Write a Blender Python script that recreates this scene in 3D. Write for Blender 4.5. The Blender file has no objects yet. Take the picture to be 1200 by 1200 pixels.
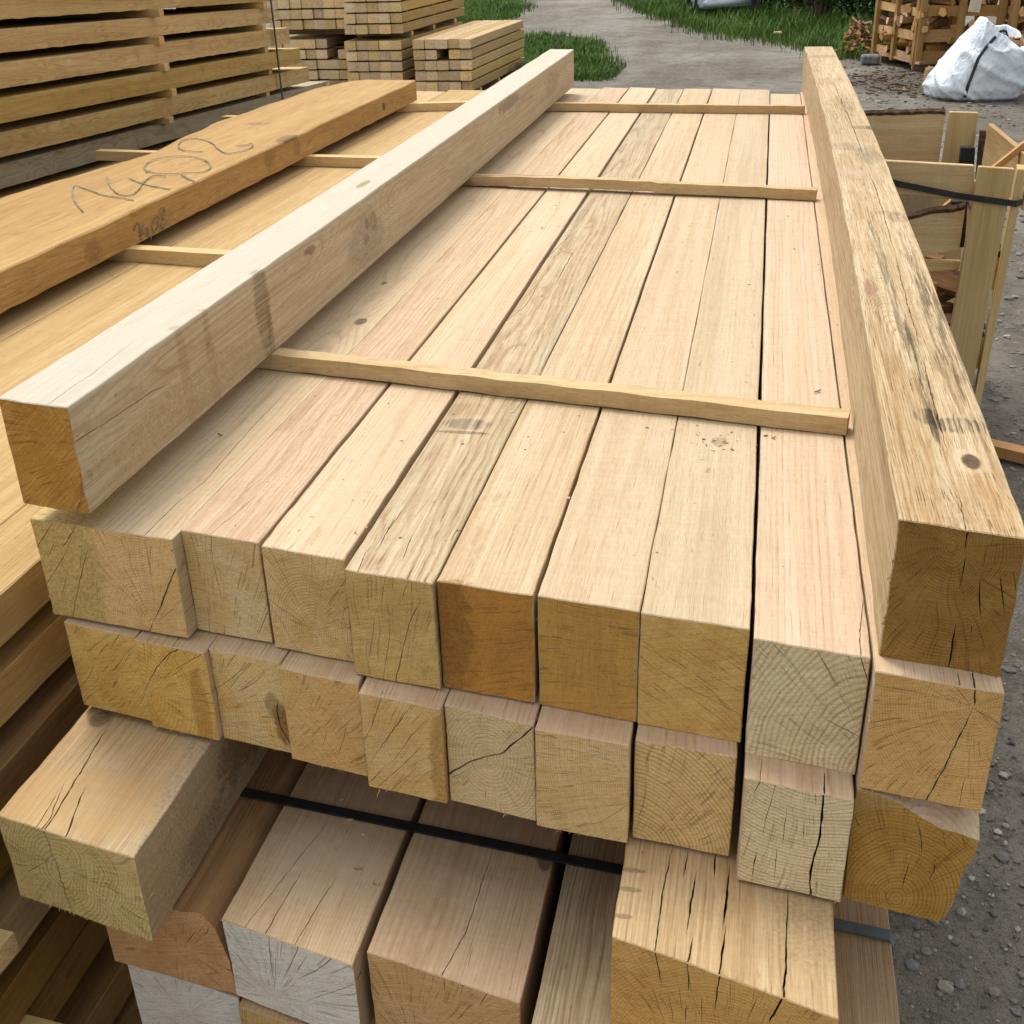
import bpy, bmesh, math, random
from mathutils import Vector, Matrix, noise, geometry

S = bpy.context.scene
C = S.collection
T = 1.10                                   # height of the top of the main layer above the ground
rnd = random.Random(7)

# ------------------------------------------------------------------ camera
RM = ((0.9798140024469524, 0.1982304605825518, -0.025868998939133938),
      (0.06845005336870118, -0.4542501492930964, -0.8882406160838522),
      (-0.18782734306459611, 0.8685398588230876, -0.4586495424971724))
FPX, CH = 1357.09, T + 0.68043
cam = bpy.data.objects.new('camera', bpy.data.cameras.new('camera'))
C.objects.link(cam)
r_, d_, f_ = (Vector(a) for a in RM)
cam.matrix_world = Matrix(((r_.x, -d_.x, -f_.x, 0), (r_.y, -d_.y, -f_.y, 0), (r_.z, -d_.z, -f_.z, CH), (0, 0, 0, 1)))
cam.data.sensor_width = 36.0
cam.data.lens = 36.0 * FPX / 1200.0
cam.data.clip_start = 0.05
cam.data.clip_end = 400
S.camera = cam
EYE = Vector((0, 0, CH))

def ray(px, py):
    return r_ * ((px - 600) / FPX) + d_ * ((py - 600) / FPX) + f_
def at_z(px, py, z):
    d = ray(px, py); return EYE + d * ((z - CH) / d.z)
def at_y(px, py, y):
    d = ray(px, py); return EYE + d * (y / d.y)
def at_x(px, py, x):
    d = ray(px, py); return EYE + d * (x / d.x)
def at_plane(px, py, p, n):
    d = ray(px, py); n = Vector(n); return EYE + d * (n.dot(Vector(p) - EYE) / n.dot(d))

# ------------------------------------------------------------------ tagging
def tag(o, label=None, cat=None, group=None, kind=None):
    if label: o['label'] = label
    if cat: o['category'] = cat
    if group: o['group'] = group
    if kind: o['kind'] = kind
    return o
def empty(name, loc, rz=0):
    o = bpy.data.objects.new(name, None); C.objects.link(o)
    o.location = loc; o.rotation_euler = (0, 0, rz); o.empty_display_size = .1
    return o
def link(name, bm, mat, parent=None, loc=None, smooth=False):
    me = bpy.data.meshes.new(name)
    bm.normal_update(); bm.to_mesh(me); bm.free()
    for m in (mat if isinstance(mat, (list, tuple)) else [mat]): me.materials.append(m)
    if smooth:
        for p in me.polygons: p.use_smooth = True
    o = bpy.data.objects.new(name, me); C.objects.link(o)
    if parent: o.parent = parent
    if loc is not None: o.location = loc
    return o

# ------------------------------------------------------------------ node helpers
class NT:
    def __init__(s, name):
        s.mat = bpy.data.materials.new(name); s.mat.use_nodes = True
        s.t = s.mat.node_tree; s.n = s.t.nodes; s.n.clear()
        s.out = s.n.new('ShaderNodeOutputMaterial'); s.b = s.n.new('ShaderNodeBsdfPrincipled')
        s.t.links.new(s.b.outputs[0], s.out.inputs[0])
        s.b.inputs['Specular IOR Level'].default_value = .25
    def put(s, sock, v):
        if v is None: return
        if isinstance(v, bpy.types.NodeSocket): s.t.links.new(v, sock)
        else:
            if isinstance(v, (tuple, list)) and len(v) == 3 and sock.type == 'RGBA': v = (*v, 1)
            sock.default_value = v
    def m(s, op, a, b=None, c=None, clamp=False):
        n = s.n.new('ShaderNodeMath'); n.operation = op; n.use_clamp = clamp
        for i, v in enumerate((a, b, c)): s.put(n.inputs[i], v)
        return n.outputs[0]
    def vm(s, op, a, b=None):
        n = s.n.new('ShaderNodeVectorMath'); n.operation = op
        s.put(n.inputs[0], a); s.put(n.inputs[1], b)
        return n.outputs['Value'] if op in ('LENGTH', 'DOT_PRODUCT') else n.outputs[0]
    def noise(s, v, scale=1., detail=2., rough=.5, dist=0.):
        n = s.n.new('ShaderNodeTexNoise'); s.put(n.inputs['Vector'], v)
        n.inputs['Scale'].default_value = scale; n.inputs['Detail'].default_value = detail
        n.inputs['Roughness'].default_value = rough; n.inputs['Distortion'].default_value = dist
        return n.outputs['Fac'], n.outputs['Color']
    def ramp(s, f, stops, interp='LINEAR'):
        n = s.n.new('ShaderNodeValToRGB'); n.color_ramp.interpolation = interp
        e = n.color_ramp.elements
        while len(e) < len(stops): e.new(.5)
        for i, (p, c) in enumerate(stops):
            e[i].position = p; e[i].color = (*c, 1) if isinstance(c, (tuple, list)) else (c, c, c, 1)
        s.put(n.inputs[0], f); return n.outputs[0]
    def mix(s, f, a, b, mode='MIX'):
        n = s.n.new('ShaderNodeMix'); n.data_type = 'RGBA'; n.blend_type = mode
        s.put(n.inputs[0], f); s.put(n.inputs[6], a); s.put(n.inputs[7], b); return n.outputs[2]
    def mapr(s, v, a, b, c=0., d=1., smooth=True):
        n = s.n.new('ShaderNodeMapRange'); n.interpolation_type = 'SMOOTHSTEP' if smooth else 'LINEAR'
        for i, x in enumerate((v, a, b, c, d)): s.put(n.inputs[i], x)
        return n.outputs[0]
    def tex(s):
        return s.n.new('ShaderNodeTexCoord')
    def sep(s, v):
        n = s.n.new('ShaderNodeSeparateXYZ'); s.put(n.inputs[0], v); return n.outputs
    def comb(s, x, y, z):
        n = s.n.new('ShaderNodeCombineXYZ')
        for i, v in enumerate((x, y, z)): s.put(n.inputs[i], v)
        return n.outputs[0]
    def bump(s, h, dist=.001, strength=1.):
        n = s.n.new('ShaderNodeBump'); n.inputs['Strength'].default_value = strength
        n.inputs['Distance'].default_value = dist; s.put(n.inputs['Height'], h); s.t.links.new(n.outputs[0], s.b.inputs['Normal'])
    def finish(s, col, rough=.75):
        s.put(s.b.inputs['Base Color'], col); s.put(s.b.inputs['Roughness'], rough); return s.mat

CREAM = (.62, .505, .355); PINK = (.635, .48, .36); GREY = (.46, .39, .265); TAN = (.53, .37, .195)
OR = (.50, .27, .075)
def wood(name, pith=(.05, .05), sp=.0035, A=CREAM, B=PINK, EA=(.50, .34, .13), EB=(.42, .27, .09), ringk=.38, endk=0.68,
         seed=None, spots=(), knots=(), warp=.012, slope=(.004, .006), saw=.5, sawrot=.3, sap=None, streak=.12, pore=.35,
         rand=0., axis='Y', dirt=0., ray=.35, checkk=.68):
    """solid timber: growth rings round a pith line, end grain, fibre streaks, pores and stains, all in object space"""
    s = NT(name); seed = rnd.uniform(-40, 40) if seed is None else seed
    A, B = (tuple(v * k for v, k in zip(c, (.965, .955, .93))) for c in (A, B)); EA, EB = (tuple(min(.86, v * k) for v, k in zip(c, (1.66, 1.66, 1.86))) for c in (EA, EB))
    tc = s.tex(); P = tc.outputs['Object']
    if axis == 'X':
        a = s.sep(P); P = s.comb(a[1], a[0], a[2])
    oi = None
    if rand:
        oi = s.n.new('ShaderNodeObjectInfo')
        P = s.vm('ADD', P, s.vm('MULTIPLY', s.comb(oi.outputs['Random'], oi.outputs['Random'], oi.outputs['Random']), (.13, 17., .11)))
    Q = s.vm('ADD', P, (seed, seed * .37, -seed * .61))
    X, Y, Z = s.sep(P)[:3]
    w = s.noise(s.vm('MULTIPLY', Q, (9, .8, 9)), 1, 2, .55)[1]
    w = s.vm('MULTIPLY', s.vm('SUBTRACT', w, (.5, .5, .5)), (warp * 2, 0, warp * 2)); wx, _, wz = s.sep(w)[:3]
    rx = s.m('MULTIPLY', s.m('ADD', s.m('ADD', s.m('SUBTRACT', X, pith[0]), s.m('MULTIPLY', Y, slope[0])), wx), 1.33)
    rz = s.m('ADD', s.m('ADD', s.m('SUBTRACT', Z, pith[1]), s.m('MULTIPLY', Y, slope[1])), wz)
    r = s.m('SQRT', s.m('ADD', s.m('MULTIPLY', rx, rx), s.m('MULTIPLY', rz, rz)))
    for (kc, kr, amp) in knots:                                    # the grain flows round each knot
        d = s.vm('LENGTH', s.vm('DIVIDE', s.vm('SUBTRACT', P, kc), (kr, kr * 2.6, kr)))
        r = s.m('ADD', r, s.m('MULTIPLY', s.m('EXPONENT', s.m('MULTIPLY', s.m('MULTIPLY', d, d), -.35)), amp))
    ph = s.m('DIVIDE', r, sp)
    ph = s.m('ADD', ph, s.m('MULTIPLY', s.noise(s.vm('MULTIPLY', Q, (34, 1.6, 34)), 1, 2)[0], .9))
    fr = s.m('FRACT', ph); fl = s.m('FLOOR', ph)
    wn = s.n.new('ShaderNodeTexWhiteNoise'); wn.noise_dimensions = '1D'; s.put(wn.inputs['W'], fl)
    ring = s.ramp(fr, [(0, .75), (.1, 1.), (.32, .35), (.6, .08), (.93, .12), (1., .75)])
    ring = s.m('MULTIPLY', ring, s.m('ADD', .45, s.m('MULTIPLY', wn.outputs[0], .75)))
    broad = s.noise(s.vm('MULTIPLY', Q, (11, .55, 11)), 1, 3, .6)[0]
    st = s.noise(s.vm('MULTIPLY', Q, (330, 4.5, 330)), 1, 3, .65)[0]
    po = s.noise(s.vm('MULTIPLY', Q, (720, 17, 720)), 1, 1)[0]
    por = s.m('MULTIPLY', s.mapr(po, .60, .72), s.m('ADD', .25, ring))
    blot = s.noise(s.vm('MULTIPLY', Q, (26, 9, 26)), 1, 3, .6)[0]
    side = s.mix(s.mapr(broad, .34, .66), A, B)
    side = s.mix(s.m('MULTIPLY', ring, ringk), side, s.mix(1., side, (.60, .44, .30), 'MULTIPLY'))
    side = s.mix(s.m('MULTIPLY', s.mapr(st, .33, .67, 1, 0), streak * 1.7), side, s.mix(1., side, (.68, .56, .42), 'MULTIPLY'))
    side = s.mix(s.m('MULTIPLY', por, pore), side, s.mix(1., side, (.45, .33, .22), 'MULTIPLY'))
    side = s.mix(s.mapr(blot, .5, .75, 0, .16 + dirt), side, s.mix(1., side, (.62, .57, .50), 'MULTIPLY'))
    fk = s.noise(s.vm('MULTIPLY', Q, (95, 26, 95)), 1, 2, .6)[0]                     # flecks, pin knots, dust
    side = s.mix(s.mapr(fk, .70, .76, 0, .55), side, s.mix(1., side, (.50, .40, .30), 'MULTIPLY'))
    band = s.noise(s.vm('MULTIPLY', Q, (48, .9, 48)), 1, 2, .6)[0]
    side = s.mix(s.mapr(band, .36, .64, .5, 0), side, s.mix(1., side, (.86, .78, .68), 'MULTIPLY'))
    cross = s.noise(s.vm('MULTIPLY', Q, (9, 190, 9)), 1, 2, .7)[0]                   # faint marks of the saw across the board
    side = s.mix(s.mapr(cross, .38, .62, .13, 0), side, s.mix(1., side, (.72, .68, .62), 'MULTIPLY'))
    grain = s.noise(s.vm('MULTIPLY', Q, (420, 60, 420)), 1, 2, .8)[0]
    side = s.mix(s.mapr(grain, .36, .64, .22, 0), side, s.mix(1., side, (.66, .58, .48), 'MULTIPLY'))
    # end grain
    eb = s.noise(s.vm('MULTIPLY', Q, (17, 0, 17)), 1, 3, .6, .4)[0]
    end = s.mix(s.mapr(eb, .33, .67), EA, EB)
    end = s.mix(s.m('MULTIPLY', ring, endk), end, s.mix(1., end, (.55, .46, .36), 'MULTIPLY'))
    th = s.m('ARCTAN2', rz, rx)
    rayn = s.noise(s.comb(s.m('MULTIPLY', th, max(46., math.hypot((pith[0] - .057) * 1.33, pith[1] - .073) / .0022)), s.m('MULTIPLY', r, 16), seed), 1, 2, .6)[0]
    end = s.mix(s.mapr(rayn, .56, .74, 0, ray), end, s.mix(1., end, (1.35, 1.3, 1.25), 'MULTIPLY'))
    end = s.mix(s.mapr(rayn, .44, .27, 0, ray * 1.2), end, s.mix(1., end, (.6, .53, .46), 'MULTIPLY'))
    rc = s.noise(s.comb(s.m('MULTIPLY', th, max(11., math.hypot((pith[0] - .057) * 1.33, pith[1] - .073) / .0085)), s.m('MULTIPLY', r, 1.6), seed + 3), 1, 3, .62)[0]
    hair = s.mapr(s.m('ABSOLUTE', s.m('SUBTRACT', rc, .5)), .0, .019, 1, 0)            # hairline drying checks along the rays
    hair = s.m('MULTIPLY', hair, s.mapr(s.noise(s.vm('MULTIPLY', Q, (38, 0, 38)), 1, 2)[0], .42, .54))
    end = s.mix(s.m('MULTIPLY', hair, checkk), end, s.mix(1., end, (.26, .19, .13), 'MULTIPLY'))
    lt = s.mapr(s.m('ABSOLUTE', s.m('SUBTRACT', fr, .55)), .0, .16, 1, 0)
    end = s.mix(s.m('MULTIPLY', lt, endk * .45), end, s.mix(1., end, (1.28, 1.26, 1.22), 'MULTIPLY'))
    ca, sa = math.cos(sawrot), math.sin(sawrot)
    q1 = s.m('ADD', s.m('MULTIPLY', X, ca), s.m('MULTIPLY', Z, sa)); q2 = s.m('SUBTRACT', s.m('MULTIPLY', Z, ca), s.m('MULTIPLY', X, sa))
    sw = s.noise(s.comb(s.m('MULTIPLY', q1, 22), s.m('MULTIPLY', q2, 620), seed), 1, 2, .6)[0]
    spk = s.noise(Q, 760, 2, .7)[0]
    end = s.mix(s.mapr(sw, .52, .66, 0, saw * .7), end, s.mix(1., end, (1.36, 1.32, 1.22), 'MULTIPLY')); end = s.mix(s.mapr(sw, .47, .33, 0, saw * .7), end, s.mix(1., end, (.66, .6, .52), 'MULTIPLY'))
    sp2 = s.noise(Q, 300, 3, .75)[0]
    end = s.mix(s.mapr(sp2, .56, .70, 0, .45), end, s.mix(1., end, (1.4, 1.35, 1.25), 'MULTIPLY')); end = s.mix(s.mapr(sp2, .44, .30, 0, .6), end, s.mix(1., end, (.55, .46, .36), 'MULTIPLY'))
    end = s.mix(s.mapr(spk, .5, .3, 0, .45), end, s.mix(1., end, (.62, .54, .44), 'MULTIPLY'))
    if sap:
        end = s.mix(s.mapr(s.m('ADD', r, s.m('MULTIPLY', s.m('SUBTRACT', eb, .5), .02)), sap[0], sap[0] + .006, 0, sap[2]), end, sap[1])
    ny = s.m('ABSOLUTE', s.sep(tc.outputs['Normal'])[0 if axis == 'X' else 1])
    isend = s.m('GREATER_THAN', ny, .75)
    col = s.mix(isend, side, end)
    for sp_ in spots:                                              # stains, knots, dirt with a place of their own
        c, rr, colr, k = sp_[:4]; nk = sp_[4] if len(sp_) > 4 else .5; fib = sp_[5] if len(sp_) > 5 else 0.
        d = s.vm('LENGTH', s.vm('DIVIDE', s.vm('SUBTRACT', P, c), rr))
        nn = s.noise(s.vm('MULTIPLY', Q, (300, 8, 300) if fib else (60, 30, 60)), 1, 3, .7)[0]
        d = s.m('ADD', d, s.m('MULTIPLY', s.m('SUBTRACT', nn, .5), nk * 2))
        mk = s.m('MULTIPLY', s.mapr(d, .75, 1.15, 1, 0), k)
        if fib: mk = s.m('MULTIPLY', s.m('MULTIPLY', mk, .93), s.mapr(nn, .58, .44, 1. - fib, 1.))
        if c[1] > .01: mk = s.m('MULTIPLY', mk, s.m('SUBTRACT', 1., isend))
        mot = s.noise(Q, 210, 3, .75)[0]
        tint = s.mix(1., col, tuple(min(1.3, v * 2.5) for v in colr), 'MULTIPLY') if fib else s.mix(1., colr, s.ramp(mot, [(.3, .45), (.5, 1.), (.7, 1.5)]) if max(colr) < .5 else (1, 1, 1), 'MULTIPLY')
        col = s.mix(mk, col, tint)
    if rand:
        hs = s.n.new('ShaderNodeHueSaturation'); s.put(hs.inputs['Color'], col)
        rr = s.m('FRACT', s.m('MULTIPLY', oi.outputs['Random'], 7.31)); r2 = s.m('FRACT', s.m('MULTIPLY', oi.outputs['Random'], 23.7))
        s.put(hs.inputs['Value'], s.m('ADD', 1 - rand * .5, s.m('MULTIPLY', rr, rand)))
        s.put(hs.inputs['Saturation'], s.m('ADD', 1 - rand * .4, s.m('MULTIPLY', r2, rand * .8)))
        s.put(hs.inputs['Hue'], s.m('ADD', .5 - rand * .02, s.m('MULTIPLY', r2, rand * .03)))
        col = hs.outputs[0]
    hside = s.m('ADD', s.m('MULTIPLY', st, .7), s.m('MULTIPLY', por, -.6))
    hend = s.m('ADD', s.m('ADD', s.m('MULTIPLY', sw, .8), s.m('MULTIPLY', sp2, 1.3)), s.m('MULTIPLY', ring, -.35))
    n = s.n.new('ShaderNodeMix'); n.data_type = 'FLOAT'
    s.put(n.inputs[0], isend); s.put(n.inputs[2], hside); s.put(n.inputs[3], hend)
    s.bump(n.outputs[0], .0011, .55)
    return s.finish(col, .78)

def plain(name, col, rough=.6, var=.2, scale=30, bump=.0, metal=0., spec=.3):
    s = NT(name); P = s.tex().outputs['Object']
    a = s.noise(P, scale, 4, .6)[0]
    c = s.mix(s.mapr(a, .3, .7), tuple(x * (1 - var) for x in col), tuple(min(1, x * (1 + var)) for x in col))
    if bump: s.bump(a, bump, .8)
    s.b.inputs['Metallic'].default_value = metal; s.b.inputs['Specular IOR Level'].default_value = spec
    return s.finish(c, rough)

# ------------------------------------------------------------------ timber builder
def nv(p, seed, amp, fq=14):
    return Vector(noise.noise_vector((p + Vector((seed, seed * .7, seed * 1.3))) * fq)) * amp

def crack_poly(pts, w, a, rg):
    """a tapered jagged slit round a polyline; a = (open start, open end)"""
    pts = [Vector(p) for p in pts]
    if a[0]: pts[0] = pts[0] + (pts[0] - pts[1]).normalized() * .0022
    if a[1]: pts[-1] = pts[-1] + (pts[-1] - pts[-2]).normalized() * .0022
    L = sum((pts[i + 1] - pts[i]).length for i in range(len(pts) - 1))
    n = max(4, min(40, int(L / .007))); res = []; acc = 0; i = 0; seg = (pts[1] - pts[0]).length
    for k in range(n + 1):
        t = L * k / n
        while i < len(pts) - 2 and t > acc + seg: acc += seg; i += 1; seg = (pts[i + 1] - pts[i]).length
        d = pts[i + 1] - pts[i]; p = pts[i] + d * ((t - acc) / max(seg, 1e-9)); nn = Vector((-d.y, d.x)).normalized()
        f = k / n; tp = 1.
        if not a[0]: tp = min(tp, f * 3.2 + .08)
        if not a[1]: tp = min(tp, (1 - f) * 3.2 + .08)
        res.append((p + nn * rg.uniform(-1, 1) * min(.0005, w * .35), nn, w * .36 * tp * rg.uniform(.5, 1.2)))
    return [p + n_ * h for p, n_, h in res] + [p - n_ * h for p, n_, h in reversed(res)]

def cut_face(bm, outline, cracks, to3, inward, dep=.022):
    def pip(p, poly):
        r = False; x, y = p; j = poly[-1]
        for i in poly:
            if (i[1] > y) != (j[1] > y) and x < (j[0] - i[0]) * (y - i[1]) / (j[1] - i[1]) + i[0]: r = not r
            j = i
        return r
    vs = []; es = []
    for pl in [outline] + list(cracks):
        n0 = len(vs); vs += [Vector((p[0], p[1])) for p in pl]; es += [(n0 + i, n0 + (i + 1) % len(pl)) for i in range(len(pl))]
    ov, oe, of, _, _, _ = geometry.delaunay_2d_cdt(vs, es, [], 0, 1e-6, True)
    bbs = [(min(p[0] for p in c), max(p[0] for p in c), min(p[1] for p in c), max(p[1] for p in c), [tuple(p[:2]) for p in c]) for c in cracks]
    surf = []; inner = set(); otl = [tuple(p[:2]) for p in outline]
    for f in of:
        q = (sum(ov[i][0] for i in f) / len(f), sum(ov[i][1] for i in f) / len(f))
        if not pip(q, otl): continue
        if any(x0 <= q[0] <= x1 and y0 <= q[1] <= y1 and pip(q, pl) for x0, x1, y0, y1, pl in bbs):
            for i in range(len(f)): inner.add(frozenset((f[i], f[(i + 1) % len(f)])))
        else: surf.append(f)
    used = {i for f in surf for i in f}
    b3 = {i: bm.verts.new(to3(ov[i][0], ov[i][1])) for i in used}
    low = {}
    for f in surf:
        try: fc = bm.faces.new([b3[i] for i in f])
        except ValueError: continue
        fc.normal_update()
        if fc.normal.dot(inward) > 0: fc.normal_flip()
        for i in range(len(f)):
            e = (f[i], f[(i + 1) % len(f)])
            if frozenset(e) in inner:
                for v in e:
                    if v not in low: low[v] = bm.verts.new(b3[v].co + inward * dep)
                try: bm.faces.new([b3[e[0]], b3[e[1]], low[e[1]], low[e[0]]])
                except ValueError: pass

def steps(a, b, d0, d1=None):
    out = [a]; d = d0
    while out[-1] + d < b - d * .4:
        out.append(out[-1] + d); d = min(d * 1.12, d1 or d0)
    return out + [b]

def timber(name, label, P, w, h, L, s, mat, cat='timber', group=None, front=(), top=(), right=(), checks=0, pith=None, seed=1,
           rough=.0011, fuzz=0, parent=None, bow=0., c=.0012):
    """squared beam; P = front left bottom corner, s = slope of its saw cut ends; cracks are given as photo points + width (m)"""
    P = Vector(P); rg = random.Random(seed); inn = Vector((-s, 1, 0)).normalized()
    def loc(u, v, z): 
        p = Vector((u, s * u + v, z)); q = p + nv(p + P, seed, rough) + nv(p + P, seed + 3, rough * .6, 60)
        q.x += bow * math.sin(math.pi * min(1, v / L)); return q
    def fpt(px): q = at_plane(px[0], px[1], P, (-s, 1, 0)) - P; return (q.x, q.z)
    def tpt(px): q = at_z(px[0], px[1], P.z + h) - P; return (q.x, q.y - s * q.x)
    def rpt(px): q = at_x(px[0], px[1], P.x + w) - P; return (q.y - s * w, q.z)
    def prep(lst, f, A, B, near):
        out = []
        for it in lst:
            pts = [f(p) for p in it[0]]; cl = []; 
            op = [False, False]
            for k, p in ((0, pts[0]), (1, pts[-1])):
                for ax, (lo, hi) in enumerate((A, B)):
                    if p[ax] < lo + near: op[k] = (ax, lo)
                    elif p[ax] > hi - near: op[k] = (ax, hi)
            for k, i in ((0, 0), (1, -1)):
                if op[k]:
                    q = list(pts[i]); q[op[k][0]] = op[k][1]; pts[i] = tuple(q)
            out.append(crack_poly(pts, it[1], op, rg))
        return out
    fr = prep(front, fpt, (c, w - c), (c, h - c), .005)
    if checks and pith:
        for k in range(checks):
            for _ in range(20):
                a = rg.uniform(0, 6.28); r0 = rg.uniform(.012, .12); ln = rg.uniform(.012, .05)
                p0 = (pith[0] + math.cos(a) * r0 * .75, pith[1] + math.sin(a) * r0); p1 = (pith[0] + math.cos(a) * (r0 + ln) * .75, pith[1] + math.sin(a) * (r0 + ln))
                if all(.006 < p[0] < w - .006 and .006 < p[1] < h - .006 for p in (p0, p1)):
                    mid = ((p0[0] + p1[0]) / 2 + rg.uniform(-.001, .001), (p0[1] + p1[1]) / 2)
                    fr.append(crack_poly([p0, mid, p1], rg.uniform(.0005, .0011), (0, 0), rg)); break
    tp = prep(top, tpt, (c, w - c), (c, L - c), .012)
    rt = prep(right, rpt, (c, L - c), (c, h - c), .012)
    bm = bmesh.new()
    U = steps(c, w - c, .012); Zs = steps(c, h - c, .012); V = steps(c, L - c, .014, .12)
    def rim(A, B): return [(a, B[0]) for a in A] + [(A[-1], b) for b in B[1:]] + [(a, B[-1]) for a in reversed(A[:-1])] + [(A[0], b) for b in reversed(B[1:-1])]
    cut_face(bm, rim(U, Zs), fr, lambda u, z: loc(u, 0, z), inn)
    cut_face(bm, rim(U, Zs), [], lambda u, z: loc(u, L, z), -inn)
    cut_face(bm, rim(U, V), tp, lambda u, v: loc(u, v, h), Vector((0, 0, -1)))
    cut_face(bm, rim(U, V), [], lambda u, v: loc(u, v, 0), Vector((0, 0, 1)))
    cut_face(bm, rim(V, Zs), rt, lambda v, z: loc(w, v, z), Vector((-1, 0, 0)))
    cut_face(bm, rim(V, Zs), [], lambda v, z: loc(0, v, z), Vector((1, 0, 0)))
    def strip(A, f, g, holes=()):
        va = [bm.verts.new(f(a)) for a in A]; vb = [bm.verts.new(g(a)) for a in A]
        for i in range(len(A) - 1):
            bm.faces.new((va[i], va[i + 1], vb[i + 1], vb[i]))
    strip(U, lambda u: loc(u, 0, h - c), lambda u: loc(u, c, h)); strip(U, lambda u: loc(u, 0, c), lambda u: loc(u, c, 0))
    strip(Zs, lambda z: loc(c, 0, z), lambda z: loc(0, c, z)); strip(Zs, lambda z: loc(w - c, 0, z), lambda z: loc(w, c, z))
    strip(U, lambda u: loc(u, L, h - c), lambda u: loc(u, L - c, h)); strip(Zs, lambda z: loc(w - c, L, z), lambda z: loc(w, L - c, z))
    strip(V, lambda v: loc(c, v, h), lambda v: loc(0, v, h - c)); strip(V, lambda v: loc(w - c, v, h), lambda v: loc(w, v, h - c))
    strip(V, lambda v: loc(c, v, 0), lambda v: loc(0, v, c)); strip(V, lambda v: loc(w - c, v, 0), lambda v: loc(w, v, c))
    for (u0, z0, u1, z1, v_, v2) in ((c, h - c, 0, h, 0, c), (w - c, h - c, w, h, 0, c), (c, c, 0, 0, 0, c), (w - c, c, w, 0, 0, c)):
        bm.faces.new([bm.verts.new(loc(u0, 0, z0)), bm.verts.new(loc(u0, c, z1)), bm.verts.new(loc(u1, c, z0))])
    for k in range(fuzz):                                          # saw fluff hanging from the lower and upper edges
        e = rg.random(); u = rg.uniform(.004, w - .004); z = 0.
        if e > .8: p = loc(w if rg.random() > .5 else 0, 0, rg.uniform(0, h))
        else: p = loc(u, 0, 0)
        d = Vector((rg.uniform(-.9, .9), rg.uniform(-.6, .4), rg.uniform(-1, .1))).normalized() * (.0012 + rg.expovariate(1 / .0016))
        sd = Vector((rg.uniform(.0002, .0009), 0, 0)); mid = p + d * .55 + Vector((rg.uniform(-1, 1), 0, 0)) * .001
        a_, b_ = bm.verts.new(p - sd), bm.verts.new(p + sd); m1, m2 = bm.verts.new(mid - sd * .6), bm.verts.new(mid + sd * .6); e_ = bm.verts.new(p + d)
        bm.faces.new((a_, b_, m2, m1)); bm.faces.new((m1, m2, e_))
    o = link(name, bm, mat, parent, P)
    if label: tag(o, label, cat, group)
    return o

def poly_timber(name, label, P, rings, s, mat, cat='timber', group=None, front=(), seed=1, fuzz=0, rough=.0008):
    """timber with a waney outline: rings = [(v, [(u, z) ...])], the first is the sawn end that faces the camera"""
    P = Vector(P); rg = random.Random(seed); inn = Vector((-s, 1, 0)).normalized(); bm = bmesh.new()
    def loc(u, v, z):
        p = Vector((u, s * u + v, z)); return p + nv(p + P, seed, rough) + nv(p + P, seed + 3, rough * .6, 60)
    def dense(pl, k=5):
        out = []
        for i, p in enumerate(pl):
            q = pl[(i + 1) % len(pl)]
            for j in range(k): out.append((p[0] + (q[0] - p[0]) * j / k, p[1] + (q[1] - p[1]) * j / k))
        return out
    R = [(v, dense(pl)) for v, pl in rings]
    cr = []
    for it in front:
        pts = [(lambda q: (q.x, q.z))(at_plane(p[0], p[1], P, (-s, 1, 0)) - P) for p in it[0]]
        cr.append(crack_poly(pts, it[1], it[2] if len(it) > 2 else (0, 0), rg))
    cut_face(bm, R[0][1], cr, lambda u, z: loc(u, R[0][0], z), inn)
    cut_face(bm, R[-1][1], [], lambda u, z: loc(u, R[-1][0], z), -inn)
    prev = None
    for v, pl in R:
        cur = [bm.verts.new(loc(u, v, z)) for u, z in pl]
        if prev:
            for i in range(len(cur)):
                j = (i + 1) % len(cur); bm.faces.new((prev[i], prev[j], cur[j], cur[i]))
        prev = cur
    o = link(name, bm, mat, None, P)
    if label: tag(o, label, cat, group)
    return o

def box(bm, a, b, bev=0.):
    v = [bm.verts.new((x, y, z)) for x in (a[0], b[0]) for y in (a[1], b[1]) for z in (a[2], b[2])]
    fs = [bm.faces.new([v[i] for i in f]) for f in ((0, 1, 3, 2), (4, 6, 7, 5), (0, 4, 5, 1), (2, 3, 7, 6), (0, 2, 6, 4), (1, 5, 7, 3))]
    if bev:
        es = list({e for f in fs for e in f.edges}); bmesh.ops.bevel(bm, geom=es, offset=bev, segments=1, affect='EDGES', profile=.5)

def sweep(bm, pts, w, h, up=Vector((0, 0, 1)), amp=0., seed=0, cap=True):
    """rectangular bar along a polyline"""
    pr = None; n = len(pts)
    for i, p in enumerate(pts):
        p = Vector(p); d = (Vector(pts[min(i + 1, n - 1)]) - Vector(pts[max(i - 1, 0)])).normalized()
        sd = d.cross(up).normalized(); u = sd.cross(d).normalized()
        cr = [p + sd * a * w / 2 + u * b * h / 2 for a, b in ((-1, -1), (1, -1), (1, 1), (-1, 1))]
        cr = [bm.verts.new(q + nv(q, seed, amp, 9) + nv(q, seed + 5, amp * .5, 40)) for q in cr]
        if pr:
            for k in range(4): bm.faces.new((pr[k], pr[(k + 1) % 4], cr[(k + 1) % 4], cr[k]))
        elif cap: bm.faces.new(cr[::-1])
        pr = cr
    if cap: bm.faces.new(pr)

def lerp_pts(a, b, n): 
    a, b = Vector(a), Vector(b); return [a.lerp(b, i / n) for i in range(n + 1)]

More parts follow.
